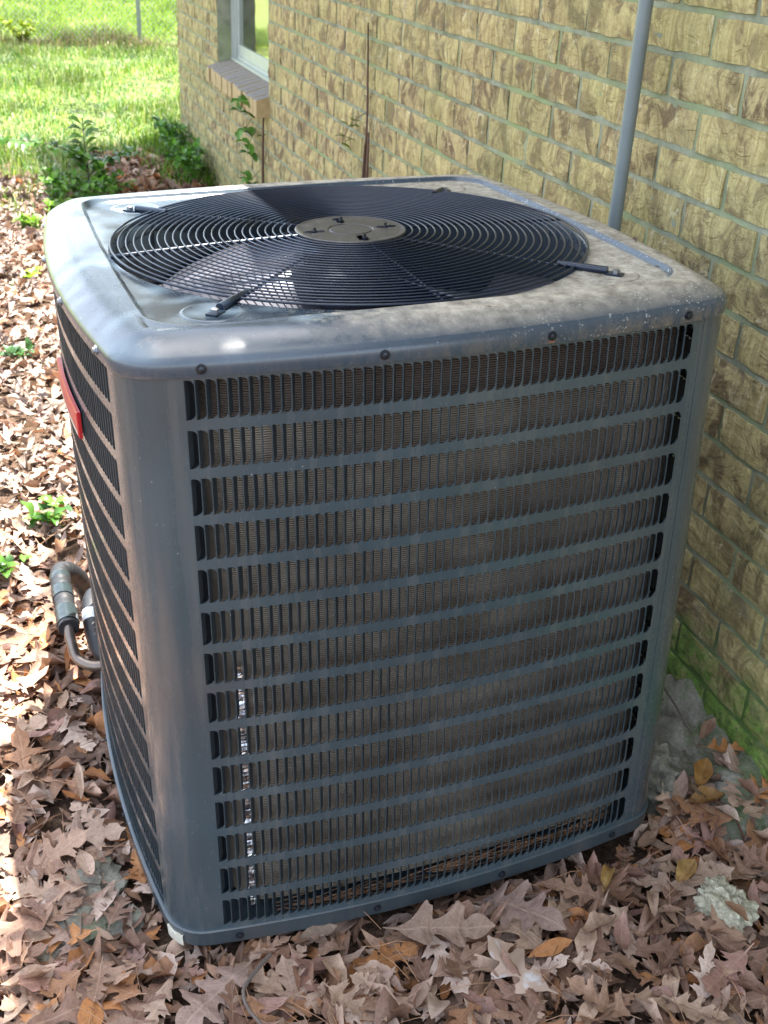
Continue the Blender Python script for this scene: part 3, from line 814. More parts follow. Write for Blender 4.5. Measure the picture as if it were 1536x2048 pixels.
# refrigerant lines
def spline(P, n=8):
    P = [Vector(p) for p in P]; out = []
    for i in range(len(P)-1):
        a = P[max(i-1, 0)]; b = P[i]; c = P[i+1]; d = P[min(i+2, len(P)-1)]
        for k in range(n):
            t = k/n; out.append(.5*((2*b)+(c-a)*t+(2*a-5*b+4*c-d)*t*t+(3*b-3*c+d-a)*t**3))
    return out+[P[-1]]
line = tag(empty('refrigerant_line', (-.13, .8, -.79)), 'bent bare metal pipe entering black foam insulation beside the air conditioner', 'pipe')
def LL(P): return [Vector(p)-Vector((-.13, .8, -.79)) for p in P]
mb = MB(); mb.tube(LL(spline([(.05, .66, -.845), (-.06, .655, -.845), (-.105, .66, -.845), (-.130, .685, -.838), (-.137, .705, -.81), (-.1385, .73, -.79)])), .0105, 12); mb.build('metal_tube', M_copper, line)
core = spline([(-.138, .722, -.792), (-.1395, .80, -.788), (-.141, .87, -.785), (-.139, .925, -.785), (-.122, .955, -.80), (-.098, .985, -.845), (-.075, 1.03, -.93)], 10)
mb = MB(); mb.tube(LL(core), [.0205+.0012*math.sin(i*1.7) for i in range(len(core))], 16); mb.build('foam_insulation', M_insul, line)
for a, b in ((2, 9), (13, 19), (23, 27)):
    mb = MB(); mb.tube(LL(core[a:b]), [.0222+.0006*math.sin(i*2.4+a) for i in range(b-a)], 16); mb.build('tape_wrap', M_tape, line)
l2 = tag(empty('liquid_line', (-.09, .75, -.8)), 'second black wrapped pipe with a pale label close to the unit side', 'pipe')
def L2(P): return [Vector(p)-Vector((-.09, .75, -.8)) for p in P]
c2 = spline([(-.02, .66, -.86), (-.07, .68, -.85), (-.088, .72, -.825), (-.090, .78, -.80), (-.080, .84, -.80), (-.05, .90, -.83)], 8)
mb = MB(); mb.tube(L2(c2), .0185, 14); mb.build('foam_insulation', M_insul, l2)
mb = MB(); mb.tube(L2(c2[21:25]), .0192, 14); mb.build('paper_label', simple('white_label', (.7, .72, .74), .5), l2)

# ------------------------------------------------------------------ dry leaves
def tmpl_oak(seed):
    r = random.Random(seed); A = []
    lob = [(0, .008, 0), (.14, .010, .14), (.17, .045, .16)]
    s = .21; nl = r.choice((2, 3, 3))
    for k in range(nl):
        w_ = r.uniform(.24, .40)*(1-.25*abs(k-1)); st = (.78-.2)/nl
        lob += [(s+st*.12, .085, s+st*.10), (s+st*.25, w_*.55, s+st*.36), (s+st*.40, w_, s+st*.72), (s+st*.50, w_*.72, s+st*.74), (s+st*.58, w_*.80, s+st*.92), (s+st*.68, w_*.36, s+st*.80), (s+st*.88, .07, s+st*.90)]
        s += st
    lob += [(s+.05, .13, s+.03), (.90, .12, .93), (.95, .04, .97), (1, .002, 1.04)]
    return lob
def tmpl_oval(seed):
    r = random.Random(seed); wd = r.uniform(.14, .24); n = 9
    return [(s, max(.003, wd*math.sin(math.pi*min(1, s*1.02))**.8), s) for s in np.linspace(0, 1, n)]
def leaf_verts(lob, curl, bend, twist, seed):
    v = []; f = []; r = random.Random(seed); m = len(lob)
    ph = r.uniform(0, 6)
    def bend_pt(x, y):
        z = curl*x*x*4+bend*(y-.5)**2*2+.025*math.sin(y*13+ph)*(.4+abs(x)*4)+twist*x*(y-.5)
        return (x, y-.5, z)
    for s, w_, so in lob:
        v.append(bend_pt(0, s)); a = 1+r.uniform(-.12, .12); b = 1+r.uniform(-.12, .12)
        v.append(bend_pt(w_*a, so)); v.append(bend_pt(-w_*b, so))
    for i in range(m-1):
        f.append((3*i, 3*i+1, 3*i+4, 3*i+3)); f.append((3*i, 3*i+3, 3*i+5, 3*i+2))
    return np.array(v), np.array(f)
OAK = [leaf_verts(tmpl_oak(s), random.uniform(-.25, .5), random.uniform(-.25, .35), random.uniform(-.6, .6), s) for s in range(14)]
OVAL = [leaf_verts(tmpl_oval(s), random.uniform(-1, 2.6), random.uniform(-.5, .5), random.uniform(-.6, .6), s) for s in range(14)]
BROWNS = np.array([(.30, .185, .125), (.36, .235, .165), (.25, .145, .10), (.40, .285, .205), (.33, .175, .095), (.42, .30, .225), (.20, .12, .085), (.30, .21, .165), (.42, .19, .07), (.50, .39, .32), (.34, .20, .16)])*1.28
UC = np.array((.3576, .4157))
def free(x, y, m=.0):
    h = .452*1.0+m
    dx, dy = abs(x-UC[0]), abs(y-UC[1])
    return not (dx < h and dy < h and math.hypot(max(dx-h+.07, 0), max(dy-h+.07, 0)) < .07)
def scatter(n, xr, yr, size, kinds, zj=.025, tilt=.35, seed=1, gz=GZ, keep=None):
    r = np.random.default_rng(seed); V = []; F = []; C = []; LU = []; nv = 0; cnt = 0
    while cnt < n:
        x, y = r.uniform(*xr), r.uniform(*yr)
        cnt += 1
        if x > XW-.02: continue
        if x > .84 and .09 < y < .9 and r.random() < .85: continue
        if keep and not keep(x, y, r): continue
        T = kinds[r.integers(len(kinds))]; s = r.uniform(*size)
        if not free(x, y, -.045+s*.26): continue
        a = r.uniform(0, 6.283); tx, ty = r.normal(0, tilt, 2)
        Rm = np.array(Matrix.Rotation(a, 3, 'Z') @ Matrix.Rotation(tx, 3, 'X') @ Matrix.Rotation(ty, 3, 'Y'))
        P = (T[0]*s*(r.uniform(.6, 1.25), 1, r.uniform(.5, 1.4)))@Rm.T
        z = gz+.006+r.uniform(0, zj)+abs(tx)*s*.25
        if x > .80 and -.02 < y < 1.4: z += min(.06, (x-.80)*.32)
        P += (x, y, z); V.append(P); F.append(T[1]+nv); nv += len(P); LU.append(T[0])
        c = BROWNS[r.integers(len(BROWNS))]*r.uniform(.5, 1.3)
        C.append(np.tile((*c, 1), (len(P), 1)))
    return np.concatenate(V), np.concatenate(F), np.concatenate(C), np.concatenate(LU)
near = scatter(9500, (-1.0, 1.03), (-.75, 1.2), (.022, .075), OVAL+OVAL+OAK[:5], .020, .17, 2)
nearbig = scatter(700, (-1.0, 1.03), (-.75, 1.3), (.07, .125), OAK, .028, .15, 3)
mid = scatter(9000, (-1.4, .1), (1.2, 5.6), (.025, .075), OVAL+OAK, .03, .4, 4)
side_ = scatter(1400, (-.1, 1.0), (.86, 5.6), (.045, .10), OVAL+OAK, .02, .35, 5)
mid[2][:, :3] = mid[2][:, :3]*.62+mid[2][:, :3].mean(1, keepdims=True)*.30+.05      # sunlit paleness put into the colour of these leaves
far = scatter(420, (.35, .97), (5.1, 6.3), (.05, .1), OVAL, .02, .35, 6)
n0 = 0; VV = []; FFq = []; CC = []; LL_ = []
for V_, F_, C_, U_ in (near, nearbig, mid, side_, far): LL_.append(U_); VV.append(V_); FFq.append(F_+n0); CC.append(C_); n0 += len(V_)
litter = tag(obj('leaf_litter', npmesh('leaf_litter', np.concatenate(VV), np.concatenate(FFq), M_leaf, np.concatenate(CC), True, np.concatenate(LL_))), 'thick brown litter of dry fallen leaves on the ground', 'leaf litter', kind='stuff')
# the largest near leaves, one object each, children of the ground
LM = []
for k in range(30):
    T = OAK[k % 14] if k < 18 else OVAL[k % 14]
    c = BROWNS[k % 11]*random.uniform(.85, 1.2)
    me = npmesh('leaf', T[0], T[1], M_leaf, np.tile((*c, 1), (len(T[0]), 1)), True, T[0]); LM.append(me)
cnt = 0; rr_ = random.Random(11)
while cnt < 285:
    if cnt < 190: x, y = rr_.uniform(-.42, 1.0), rr_.uniform(-.55, .15)
    else: x, y = rr_.uniform(-.55, -.08), rr_.uniform(0, 1.5)
    q = inframe((x, y, GZ), 40)
    k = rr_.randrange(30); s = rr_.uniform(.07, .135) if k < 18 else rr_.uniform(.05, .085)
    if not free(x, y, s*.30) or not q or x > .99 or (x > .84 and y > .08): continue
    z = GZ+.030+rr_.uniform(0, .016)
    if x > .80 and y > -.02: z += min(.06, (x-.80)*.32)
    o = obj('leaf', LM[k], ground, (x, y, z), (rr_.gauss(0, .17), rr_.gauss(0, .17), rr_.uniform(0, 6.28))); o.scale = (s*rr_.uniform(.7, 1.2), s, s*rr_.uniform(.6, 1.3))
    cnt += 1
def hero(name, T, col, size, loc, rot, label, cat='leaf'):
    me = npmesh(name, T[0]*size, T[1], M_leaf, np.tile((*col, 1), (len(T[0]), 1)), True, T[0])
    o = obj(name, me, None, loc, rot); md = o.modifiers.new('subd', 'SUBSURF'); md.levels = 1; md.render_levels = 2
    return tag(o, label, cat)
OV1 = leaf_verts([(s, max(.004, .23*math.sin(math.pi*s)**.7), s) for s in np.linspace(0, 1, 9)], 1.2, .25, .1, 5)
OV2 = leaf_verts([(s, max(.004, .17*math.sin(math.pi*s)**.7), s) for s in np.linspace(0, 1, 9)], 2.2, -.3, .2, 6)
def LZ(z=.05): return GZ+z
hero('oval_leaf', OV1, (.40, .21, .055), .075, (.925, .085, LZ(.078)), (.12, .1, -.75), 'glossy orange brown oval leaf standing up beside the concrete chunk')
hero('oval_leaf', OV1, (.34, .19, .06), .072, (.905, .035, LZ(.066)), (.05, .1, -1.6), 'orange brown oval leaf lying below the concrete chunk in front of another')
hero('oval_leaf', OV2, (.46, .29, .09), .062, (.655, -.066, LZ(.052)), (.0, -.1, -.75), 'yellow ochre oval leaf under the front right bottom edge of the air conditioner')
hero('oval_leaf', OV1, (.45, .29, .10), .066, (.782, -.098, LZ(.054)), (.02, .1, -1.0), 'yellow ochre oval leaf just above the pale limestone rock')
hero('oval_leaf', OV1, (.33, .19, .11), .050, (.800, -.208, LZ(.072)), (.5, .1, .9), 'brown oval leaf leaning on the front of the limestone rock')
hero('oak_leaf', OAK[3], (.36, .25, .19), .17, (.34, -.10, LZ(.065)), (.1, .15, -1.9), 'large tan lobed oak leaf below the middle of the front bottom edge')
hero('oak_leaf', OAK[5], (.37, .26, .21), .17, (.0, -.10, LZ(.042)), (.0, .0, 2.2), 'largest pinkish brown oak leaf below the left bottom corner of the air conditioner')
hero('oak_leaf', OAK[8], (.40, .24, .17), .17, (-.27, .085, LZ(.055)), (.1, -.1, 2.2), 'broad reddish oak leaf beside the flat grey stone at the left edge')
hero('oak_leaf', OAK[11], (.34, .24, .20), .17, (.47, -.09, LZ(.065)), (.25, .1, -2.4), 'greyish brown oak leaf with raised points right of the middle')
wl = hero('oak_leaf', OAK[1], (.42, .31, .25), .13, (.435, -.205, LZ(.055)), (.1, -.1, .5), 'pale oak leaf with white blotches at the lower edge right of centre')
def blotch_mat():
    n = N('white_blotched_leaf'); a = n.noise(n.coord(), 28, 3, .5)
    c = n.mix(n.mapr(a,   .56, .66), (.40, .29, .22), (.50, .48, .47)); return n.pr(Base_Color=c, Roughness=.7)
wl.data.materials[0] = blotch_mat()
# pine needles, twigs
mb = MB(); r = random.Random(5)
for k in range(420):
    x, y = r.uniform(-.6, 1.0), r.uniform(-.6, 1.4)
    if not free(x, y, .01): continue
    a = r.uniform(0, 6.28); L = r.uniform(.06, .16); z = GZ+r.uniform(.03, .058); c = r.uniform(-.3, .3)
    mb.tube([(x+math.cos(a+c*t)*L*t, y+math.sin(a+c*t)*L*t, z+.01*math.sin(t*3)+r.uniform(-.004, .004)) for t in (0, .33, .66, 1)], .0006, 3)
needles = tag(mb.build('pine_needles', M_needle, None, sharp=None), 'scattered thin dry pine needles on the leaf litter', 'pine needles', kind='stuff')
def twig(P, r0, label):
    P = [Vector(p) for p in P]; mb = MB(); S_ = spline(P, 6)
    S_ = [p+Vector((noise.noise(p*40), noise.noise(p*40+Vector((5, 5, 5))), 0))*.004 for p in S_]
    mb.tube([p-P[0] for p in S_], [r0*(1-.6*i/len(S_)) for i in range(len(S_))], 7)
    tag(mb.build('twig', M_twig, None, loc=P[0]), label, 'twig')
twig([(.085, -.07, LZ(.06)), (.03, -.13, LZ(.065)), (.045, -.20, LZ(.06)), (.04, -.27, LZ(.05))], .0035, 'dark bent twig running down from the left front corner of the air conditioner')
twig([(-.02, -.20, LZ(.06)), (.01, -.24, LZ(.06)), (.06, -.30, LZ(.05))], .0028, 'short dark twig at the lower left edge')
twig([(.44, -.055, LZ(.05)), (.50, -.075, LZ(.06)), (.55, -.09, LZ(.055))], .0028, 'thin grey twig under the middle of the front bottom edge')
twig([(.97, .30, LZ(.11)), (.955, .22, LZ(.11)), (.95, .14, LZ(.09))], .0028, 'brown stick lying on the footing beside the wall')
# debris on the lid and inside the panel foot
def U2W(p): return unit_M @ Vector(S(p))
bpy.context.view_layer.update(); unit_M = unit.matrix_world.copy()
SCRAPS = ['dark leaf scrap on the right border of the lid outside the groove', 'small dark scrap beside the right front foot of the fan guard', 'dark scrap inside the groove halfway along the right side of the lid',
    'dark scrap on the lid border nearest the right front corner', 'dark scrap on the far rim of the lid near the middle', 'tiny speck of leaf right beside the fan guard on the right', 'tiny dark speck on the front lip of the lid near the middle',
    'dark speck close to the right front corner edge of the lid', 'dark scrap on the far rim of the lid towards the conduit pipe']
for k, (x, y, s) in enumerate(((.44, -.20, .012), (.40, -.335, .009), (.375, .10, .010), (.46, -.32, .012), (.12, .465, .010), (.36, -.02, .006), (.05, -.462, .006), (.43, -.42, .007), (.24, .47, .009))):
    T = OVAL[k]; me = npmesh('leaf_scrap', T[0]*s, T[1], M_leaf, np.tile((.07, .045, .03, 1), (len(T[0]), 1)), True)
    zz = 1.0745 if max(abs(x), abs(y)) > .41 else 1.066
    if abs(y) > .455: zz = 1.0725
    o = obj('leaf_scrap', me, None, U2W((x, y, zz+.002)), (0.2, .3, k*1.3)); tag(o, SCRAPS[k], 'leaf scrap', 'leaf scraps on the lid')
mb = MB(); r = random.Random(9)
for k in range(150):
    t = r.uniform(-.30, .33); a = r.uniform(-.25, .25); L = r.uniform(.02, .10)
    z = .030+r.uniform(0, .02)*(1 if t > -.05 else .5); p, n = side(t, 0, -.018-r.uniform(0, .015)); q, n = side(min(.37, t+L), 0, -.018-r.uniform(0, .015))
    mb.tube([U2W((p.x, p.y, z)), U2W((q.x, q.y, z+a*L))], .0006, 3)
tag(mb.build('trapped_needles', M_needle, None, sharp=None), 'needles and debris caught behind the lowest row of louvers', 'needles', kind='stuff')

# ------------------------------------------------------------------ grass
def grass(n, area, hs, wd, seed, cols):
    r = np.random.default_rng(seed); P = area(n, r); n = len(P)
    h = r.uniform(*hs, n)*(1+.5*r.random(n)); a = r.uniform(0, 2*np.pi, n); lean = r.uniform(.1, .9, n); la = r.uniform(0, 2*np.pi, n)
    w_ = r.uniform(*wd, n); dx, dy = np.cos(a)*w_, np.sin(a)*w_; lx, ly = np.cos(la)*lean*h, np.sin(la)*lean*h
    z0 = P[:, 2]; b0 = np.stack([P[:, 0]-dx, P[:, 1]-dy, z0], 1); b1 = np.stack([P[:, 0]+dx, P[:, 1]+dy, z0], 1)
    m0 = np.stack([P[:, 0]-dx*.8+lx*.35, P[:, 1]-dy*.8+ly*.35, z0+h*.6], 1); m1 = np.stack([P[:, 0]+dx*.8+lx*.35, P[:, 1]+dy*.8+ly*.35, z0+h*.6], 1)
    tp = np.stack([P[:, 0]+lx, P[:, 1]+ly, z0+h*(1-.35*lean)], 1)
    V = np.stack([b0, b1, m1, m0, tp], 1).reshape(-1, 3); i = np.arange(n)*5
    F = np.concatenate([np.stack([i, i+1, i+2], 1), np.stack([i, i+2, i+3], 1), np.stack([i+3, i+2, i+4], 1)])
    pt = np.array([noise.fractal(Vector((a_*1.3, b_*.9, 2.)), 1., 2., 3) for a_, b_ in P[:, :2]])     # patches: straw, lush, thin
    ci = r.integers(len(cols), size=n); ci = np.where(r.random(n) < np.clip(pt*2.2, 0, .75), r.integers(max(1, len(cols)-3), len(cols), size=n), ci)
    V.shape; V.reshape(n, 5, 3)[:, :, 2] = P[:, 2:3]+(V.reshape(n, 5, 3)[:, :, 2]-P[:, 2:3])*np.clip(1-pt*1.1, .35, 1.8)[:, None]
    c = cols[ci]*r.uniform(.55, 1.3, (n, 1))*np.clip(1-.5*np.abs(pt)[:, None], .5, 1); C = np.repeat(np.concatenate([c, np.ones((n, 1))], 1), 5, 0)
    return V, F, C
GREENS = np.array([(.14, .24, .03), (.20, .31, .035), (.09, .18, .03), (.27, .34, .06), (.34, .33, .12), (.55, .52, .42), (.16, .26, .06), (.10, .22, .09), (.50, .53, .40), (.13, .24, .08)])
def wedge(y0, y1, pad=.6, patch=None):
    def fn(n, r):
        y = y0+(y1-y0)*r.random(n)**1.15; xl = -.33+(y-5)*.069-pad; xr_ = np.minimum(.9+(y-6)*.20, 6)+pad
        x = xl+(xr_-xl)*r.random(n)
        k = ~((x > XW-.01) & (y < WY1+.02))
        if patch is not None: k &= patch(x, y, r)
        x, y = x[k], y[k]; return np.stack([x, y, np.full(len(x), GZ)], 1)
    return fn
def nearpatch(x, y, r):
    nn = np.array([noise.noise(Vector((a*2.2, b*2.2, 0))) for a, b in zip(x, y)])
    base_ = (y-4.35)*.75+nn*1.7-.25
    base_ -= np.where((x > .45) & (x < .9) & (y < 6.1), 1.2, 0)
    return r.random(len(x)) < np.clip(base_, 0, 1)
gr = [grass(52000, wedge(3.0, 12.2, .4, nearpatch), (.03, .075), (.0022, .0045), 1, GREENS),
      grass(50000, wedge(12.3, 32, 1.2), (.05, .14), (.004, .009), 2, GREENS[[0, 1, 3, 3, 1]]),
      grass(6000, lambda n, r: np.stack([r.uniform(-.5, 6, n), r.normal(12.2, .25, n), np.full(n, GZ)], 1), (.05, .14), (.003, .006), 3, np.array([(.27, .19, .13), (.33, .25, .19), (.18, .22, .08)])),
      grass(1200, lambda n, r: np.stack([r.normal(.92, .09, n), r.uniform(5.2, 6.7, n), np.full(n, GZ)], 1), (.04, .11), (.003, .005), 4, GREENS[:3]*.9)]
n0 = 0; VV = []; FFq = []; CC = []
for V_, F_, C_ in gr: VV.append(V_); FFq.append(F_+n0); CC.append(C_); n0 += len(V_)
tag(obj('grass', npmesh('grass', np.concatenate(VV), np.concatenate(FFq), M_grass, np.concatenate(CC))), 'bright lawn grass beyond the air conditioner', 'grass', kind='stuff')

# ------------------------------------------------------------------ fence
fence = tag(empty('chain_link_fence', (1.52, 12.26, GZ)), 'wire chain link fence with a thin metal post across the back lawn', 'fence')
for i, dx in enumerate((0, 2.6, -2.6)):
    mb = MB(); mb.tube([(dx, 0, -.1), (dx, 0, 1.35)], .024, 12); mb.lathe([(.03, 1.35), (.028, 1.38), (.01, 1.395)], (dx, 0, 0), 12); mb.build('post', M_fence, fence)
mb = MB(); p_ = .055; H = 1.2
for k in range(int(-2.6/p_-H/p_), int(2.6/p_)+1):
    for sg in (1, -1):
        xa, xb = k*p_, k*p_+H
        if sg < 0: xa, xb = xb, xa
        za, zb = .04, .04+H
        # clip to the post span
        lo, hi = -2.6, 2.6
        if max(xa, xb) < lo or min(xa, xb) > hi: continue
        def cl(xa, za, xb, zb):
            t0, t1 = 0., 1.; d = xb-xa
            for lim, s_ in ((lo, 1), (hi, -1)):
                t = (lim-xa)/d
                if s_*d > 0: t0 = max(t0, t)
                else: t1 = min(t1, t)
            return t0, t1
        t0, t1 = cl(xa, za, xb, zb)
        if t1-t0 < .02: continue
        mb.tube([(xa+(xb-xa)*t0, .028+.002*sg, za+(zb-za)*t0), (xa+(xb-xa)*t1, .028+.002*sg, za+(zb-za)*t1)], .0026, 3, cap=False)
tag(mb.build('wire_mesh', M_fence, fence, sharp=None), kind='stuff')
mb = MB(); mb.tube([(-2.6, 0, 1.33), (2.6, 0, 1.33)], .017, 10); mb.build('top_rail', M_fence, fence)

# ------------------------------------------------------------------ plants
GCOL = [(.08, .19, .035), (.11, .25, .04), (.14, .30, .05), (.05, .12, .035)]
def leaf_tmpl(wd=.3, fold=.5):
    lob = [(s, max(.003, wd*math.sin(math.pi*s**.8)), s) for s in np.linspace(0, 1, 6)]
    v, f_ = leaf_verts(lob, fold, -.25, 0, 3); v[:, 1] += .5; return v, f_
LT = leaf_tmpl(); LTN = leaf_tmpl(.2)
def plant(name, base_, stems, label, cat, cols, leafsize=.03, group=None, tmpl=LT, dens=.025, bushy=False, seed=1, stem_r=.0022, stemmat=None):
    """stems: list of polylines in world coordinates; leaves in pairs along them"""
    r = random.Random(seed); B = Vector(base_); e = tag(empty(name, B), label, cat, group)
    mb = MB(); V = []; F = []; C = []; nv = 0
    for st in stems:
        sp = spline(st, 6); mb.tube([p-B for p in sp], [stem_r*(1-.6*i/len(sp)) for i in range(len(sp))], 5)
        acc = 0; side_s = 1
        for i in range(1, len(sp)):
            acc += (sp[i]-sp[i-1]).length
            while acc > dens:
                acc -= dens; side_s = -side_s
                for sgn in ((1, -1) if not bushy else (side_s, -side_s, 1)):
                    d = (sp[i]-sp[i-1]).normalized(); h = Vector((d.y, -d.x, 0)); h = h.normalized() if h.length > .1 else Vector((1, 0, 0))
                    if bushy: h = Vector((r.uniform(-1, 1), r.uniform(-1, 1), r.uniform(-.2, .5))).normalized()
                    ax = (h*sgn+d*.35+Vector((0, 0, r.uniform(-.5, .3)))).normalized()
                    up = Vector((r.uniform(-.3, .3), r.uniform(-.3, .3), 1)); xx = ax.cross(up).normalized(); zz = xx.cross(ax)
                    s = leafsize*r.uniform(.7, 1.25); Mx = np.array(((xx.x, ax.x, zz.x), (xx.y, ax.y, zz.y), (xx.z, ax.z, zz.z)))
                    P = (tmpl[0]*s)@Mx.T+np.array(sp[i]-B); V.append(P); F.append(tmpl[1]+nv); nv += len(P)
                    c = np.array(r.choice(cols))*r.uniform(.8, 1.2); C.append(np.tile((*c, 1), (len(P), 1)))
    mb.build('stem', stemmat or M_stem, e)
    if V: obj('foliage', npmesh('foliage', np.concatenate(V), np.concatenate(F), M_green, np.concatenate(C), True), e)
    return e
plant('privet_shrub', (.305, 5.15, GZ), [[(.305, 5.15, GZ), (.31, 5.15, -.78), (.302, 5.15, -.66), (.30, 5.15, -.54)], [(.305, 5.15, -.82), (.22, 5.13, -.71), (.08, 5.12, -.66), (-.11, 5.12, -.64)], [(.305, 5.15, -.85), (.40, 5.17, -.76), (.55, 5.2, -.73)], [(.31, 5.15, -.80), (.27, 5.10, -.72), (.22, 5.06, -.68)], [(.30, 5.14, -.88), (.36, 5.05, -.84), (.38, 5.0, -.82)]],
      'young upright shrub with paired leaves and a drooping side branch on the lawn', 'shrub', GCOL+[(.12, .24, .04)], .085, dens=.038, seed=2, stem_r=.005)
st = []; r = random.Random(14)
for k in range(22):
    x, y = r.uniform(.10, .42), r.uniform(4.75, 5.25); st.append([(x, y, GZ), (x+r.uniform(-.05, .05), y, GZ+.07), (x+r.uniform(-.12, .12), y+r.uniform(-.08, .08), GZ+r.uniform(.10, .2))])
plant('low_greenery', (.26, 5.0, GZ), st, 'low bright green ground plants around the foot of the privet shrub', 'weeds', [(.10, .24, .03), (.14, .30, .04), (.06, .14, .03)], .05, bushy=True, dens=.04, seed=33)
st = []; r = random.Random(4)
for k in range(16):
    x, y = r.uniform(.90, 1.0), r.uniform(5.2, 6.4); st.append([(x, y, GZ), (x+r.uniform(-.08, .04), y+r.uniform(-.1, .1), GZ+.14), (x+r.uniform(-.14, .02), y+r.uniform(-.15, .12), GZ+r.uniform(.12, .26))])
plant('wall_weeds', (.95, 5.9, GZ), st, 'dense green weeds growing at the far corner of the brick wall', 'weeds', GCOL+[(.12, .28, .05), (.10, .24, .06)], .055, bushy=True, dens=.03, seed=3)
# wall creepers
plant('creeper_vine', (XW-.012, 2.49, GZ), [[(XW-.012, 2.49, GZ), (XW-.014, 2.485, -.6), (XW-.012, 2.50, -.35), (XW-.012, 2.49, -.1), (XW-.012, 2.515, .17)], [(XW-.016, 2.47, -.7), (XW-.017, 2.455, -.35), (XW-.014, 2.46, -.16)], [(XW-.016, 2.50, -.75), (XW-.018, 2.515, -.5), (XW-.016, 2.49, -.2)]],
      'thin dead brown vine climbing the middle of the brick wall', 'vine', [(.10, .14, .05), (.13, .10, .05)], .028, dens=.30, seed=6, stem_r=.0066, stemmat=M_vine, tmpl=LTN)
def sprig(name, base_, pts, label, seed, cols, size=.05):
    return plant(name, base_, pts, label, 'creeper', cols, size, dens=.055, seed=seed, bushy=True, stem_r=.0016, tmpl=LTN)
sprig('creeper_sprig', (XW-.02, 2.50, -.14), [[(XW-.012, 2.49, -.10), (XW-.04, 2.56, -.14), (XW-.045, 2.62, -.19), (XW-.04, 2.68, -.24)]], 'small thin green creeper sprig halfway up the dead vine on the wall', 3, [(.16, .20, .05)], .045)
sprig('creeper_sprig', (XW-.02, 2.60, -.48), [[(XW-.012, 2.50, -.46), (XW-.04, 2.62, -.47), (XW-.04, 2.68, -.485)]], 'green creeper sprig low beside the dead vine just above the unit lid', 5, [(.14, .24, .05)], .045)
plant('window_creeper', (XW-.012, 4.02, GZ), [[(XW-.012, 4.02, GZ), (XW-.014, 4.03, -.6), (XW-.016, 4.0, -.33)]], 'dark vine stem rising below the near end of the window sill', 'vine', [(.05, .10, .03)], .03, dens=.5, seed=8, stem_r=.009, stemmat=M_vine)
plant('creeper_leaves', (XW-.03, 4.15, -.4), [[(XW-.016, 4.02, -.36), (XW-.05, 4.15, -.33), (XW-.06, 4.25, -.32), (XW-.06, 4.30, -.38)], [(XW-.05, 4.10, -.38), (XW-.06, 4.2, -.44), (XW-.06, 4.30, -.47)], [(XW-.04, 4.05, -.42), (XW-.06, 4.12, -.50), (XW-.06, 4.16, -.56)], [(XW-.03, 4.03, -.6), (XW-.05, 4.12, -.66), (XW-.05, 4.18, -.70)]],
      'green pointed creeper leaves hanging below the window sill', 'creeper', [(.12, .26, .05), (.07, .17, .04)], .075, bushy=True, dens=.075, seed=9, stem_r=.002)
def weed(x, y, h, label, seed, cols, size=.035, n=5):
    r = random.Random(seed); st = []
    for k in range(n):
        a = r.uniform(0, 6.28); d = r.uniform(.3, .9)*h; st.append([(x, y, GZ+.01), (x+math.cos(a)*d*.4, y+math.sin(a)*d*.4, GZ+h*.6), (x+math.cos(a)*d, y+math.sin(a)*d, GZ+h)])
    plant('weed', (x, y, GZ), st, label, 'weed', cols, size, bushy=True, dens=.035, seed=seed, stem_r=.0015)
weed(-.150, 1.42, .07, 'small green weed in the leaves behind the insulated pipe', 21, GCOL+[(.12, .25, .05)], .042, 6)
weed(-.270, 1.20, .06, 'green weed at the left picture edge beside the pipe elbow', 22, GCOL, .04, 5)
weed(-.175, 2.65, .06, 'blue green weed left of the red badge side of the air conditioner', 23, [(.08, .17, .07), (.06, .13, .05)], .04, 5)
weed(-.075, 3.6, .05, 'yellow green seedling in the leaves beyond the lid corner', 24, [(.22, .30, .04)], .05, 3)
weed(-.05, 4.4, .08, 'lime green weed in front of the lawn edge left of the shrub', 25, [(.17, .28, .04), (.12, .22, .04)], .05, 6)
weed(.10, 4.75, .07, 'bright weed between the leaf litter and the lawn', 26, [(.15, .27, .04)], .05, 6)
weed(-.275, .44, .03, 'tiny dark green seedling in the leaves at the left edge', 27, [(.04, .13, .04)], .028, 2)
weed(.23, 4.62, .06, 'yellow sprout just beyond the back left corner of the lid', 28, [(.25, .33, .03)], .045, 3)
weed(.28, 12.0, .25, 'small yellow topped sapling at the fence line', 29, [(.28, .33, .04), (.20, .25, .05)], .07, 7)

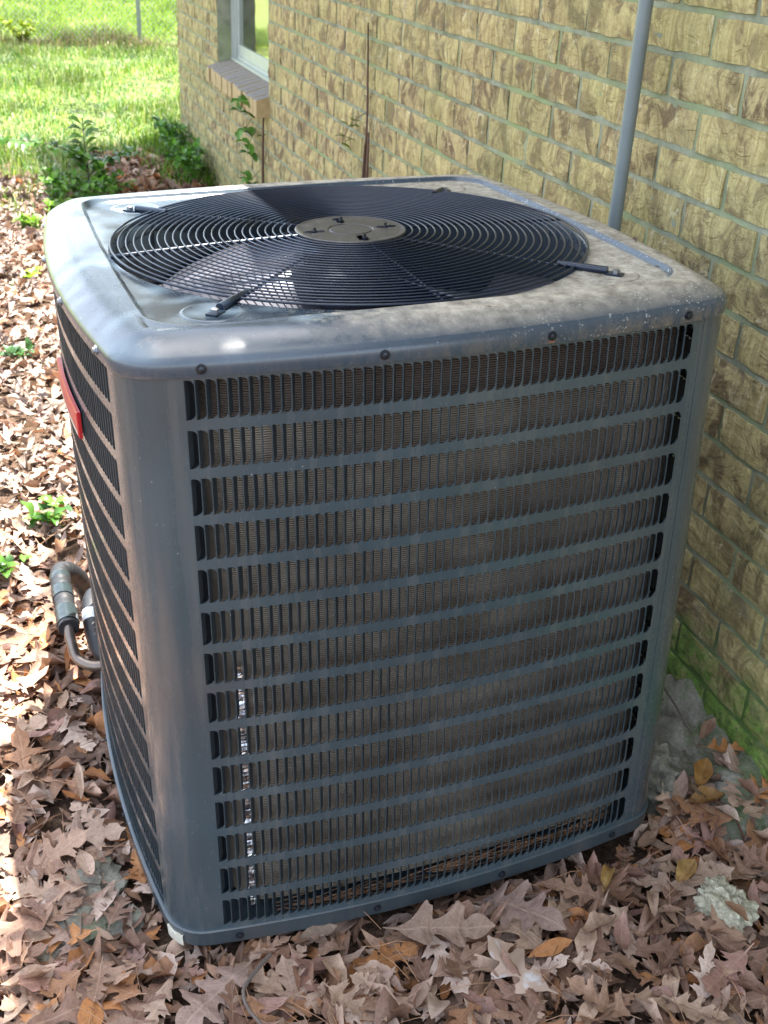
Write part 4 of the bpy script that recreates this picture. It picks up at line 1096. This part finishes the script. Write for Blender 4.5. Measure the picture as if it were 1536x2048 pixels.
# ------------------------------------------------------------------ oak tree whose crown hangs over the scene (above the frame)
tree = tag(empty('oak_tree', (-3.2, 2.5, GZ)), 'tall oak tree left of the house whose crown dapples the light', 'tree')
TO = Vector((-3.2, 2.5, GZ)); mb = MB(); r = random.Random(3)
mb.tube([(0, 0, -.1), (.05, 0, 1.5), (.2, .1, 3.2), (.5, .1, 5.2)], [.24, .2, .17, .12], 14)
limbs = [Vector((r.uniform(.2, 4.2), r.uniform(-4, 6), r.uniform(3.5, 5.0))) for k in range(12)]
for L_ in limbs: mb.tube(spline([(.2, .1, 3.2), Vector((.2, .1, 3.2)).lerp(L_, .5)+Vector((0, 0, .25)), L_], 4), [.05*(1-.1*i) for i in range(9)], 6)
mb.build('trunk', M_bark, tree)
rg = np.random.default_rng(12); V = []; F = []; C = []; nv = 0
sx, sy = SUN.x/SUN.z, SUN.y/SUN.z
def crown_density(tx, ty):
    """tx, ty = where this part of the crown throws its shade"""
    if tx < -.42: return .20 if ty < 5 else (.7 if 10.2 < ty < 12.2 else .22)
    if tx > .42 and ty < 5: return .12
    if ty < .02: return .80
    if ty < 1.25: return .62
    if ty < 5.6: return .26
    if 10.2 < ty < 12.2: return .75
    return .24
cl = []
for k in range(950):
    z = rg.uniform(2.3, 4.2); tx, ty = rg.uniform(-3., .75+(1.2 if ty > 7 else 0) if k else .7), rg.uniform(-2.2, 13)
    if rg.random() < crown_density(tx, ty): cl.append((tx+sx*(z-GZ), ty+sy*(z-GZ), z))
for k in range(34):
    z = rg.uniform(2.3, 3.2); tx, ty = rg.uniform(-.28, .44), rg.uniform(-.55, -.02); cl.append((tx+sx*(z-GZ), ty+sy*(z-GZ), z))
for c in cl:
    m = 60; P0 = np.array(c)+rg.normal(0, 1, (m, 3))*(.10, .10, .14); sz = rg.uniform(.03, .06, m)
    a = rg.normal(0, 1, (m, 3)); a /= np.linalg.norm(a, axis=1)[:, None]; b = np.cross(a, rg.normal(0, 1, (m, 3))); b /= np.linalg.norm(b, axis=1)[:, None]
    q = np.stack([P0-a*sz[:, None], P0+b*sz[:, None]*.5, P0+a*sz[:, None], P0-b*sz[:, None]*.5], 1).reshape(-1, 3)-np.array(TO)
    V.append(q); F.append(np.arange(m*4).reshape(-1, 4)+nv); nv += m*4
    C.append(np.tile((.06, .11, .03, 1), (m*4, 1)))
obj('crown', npmesh('crown', np.concatenate(V), np.concatenate(F), M_green, np.concatenate(C)), tree)
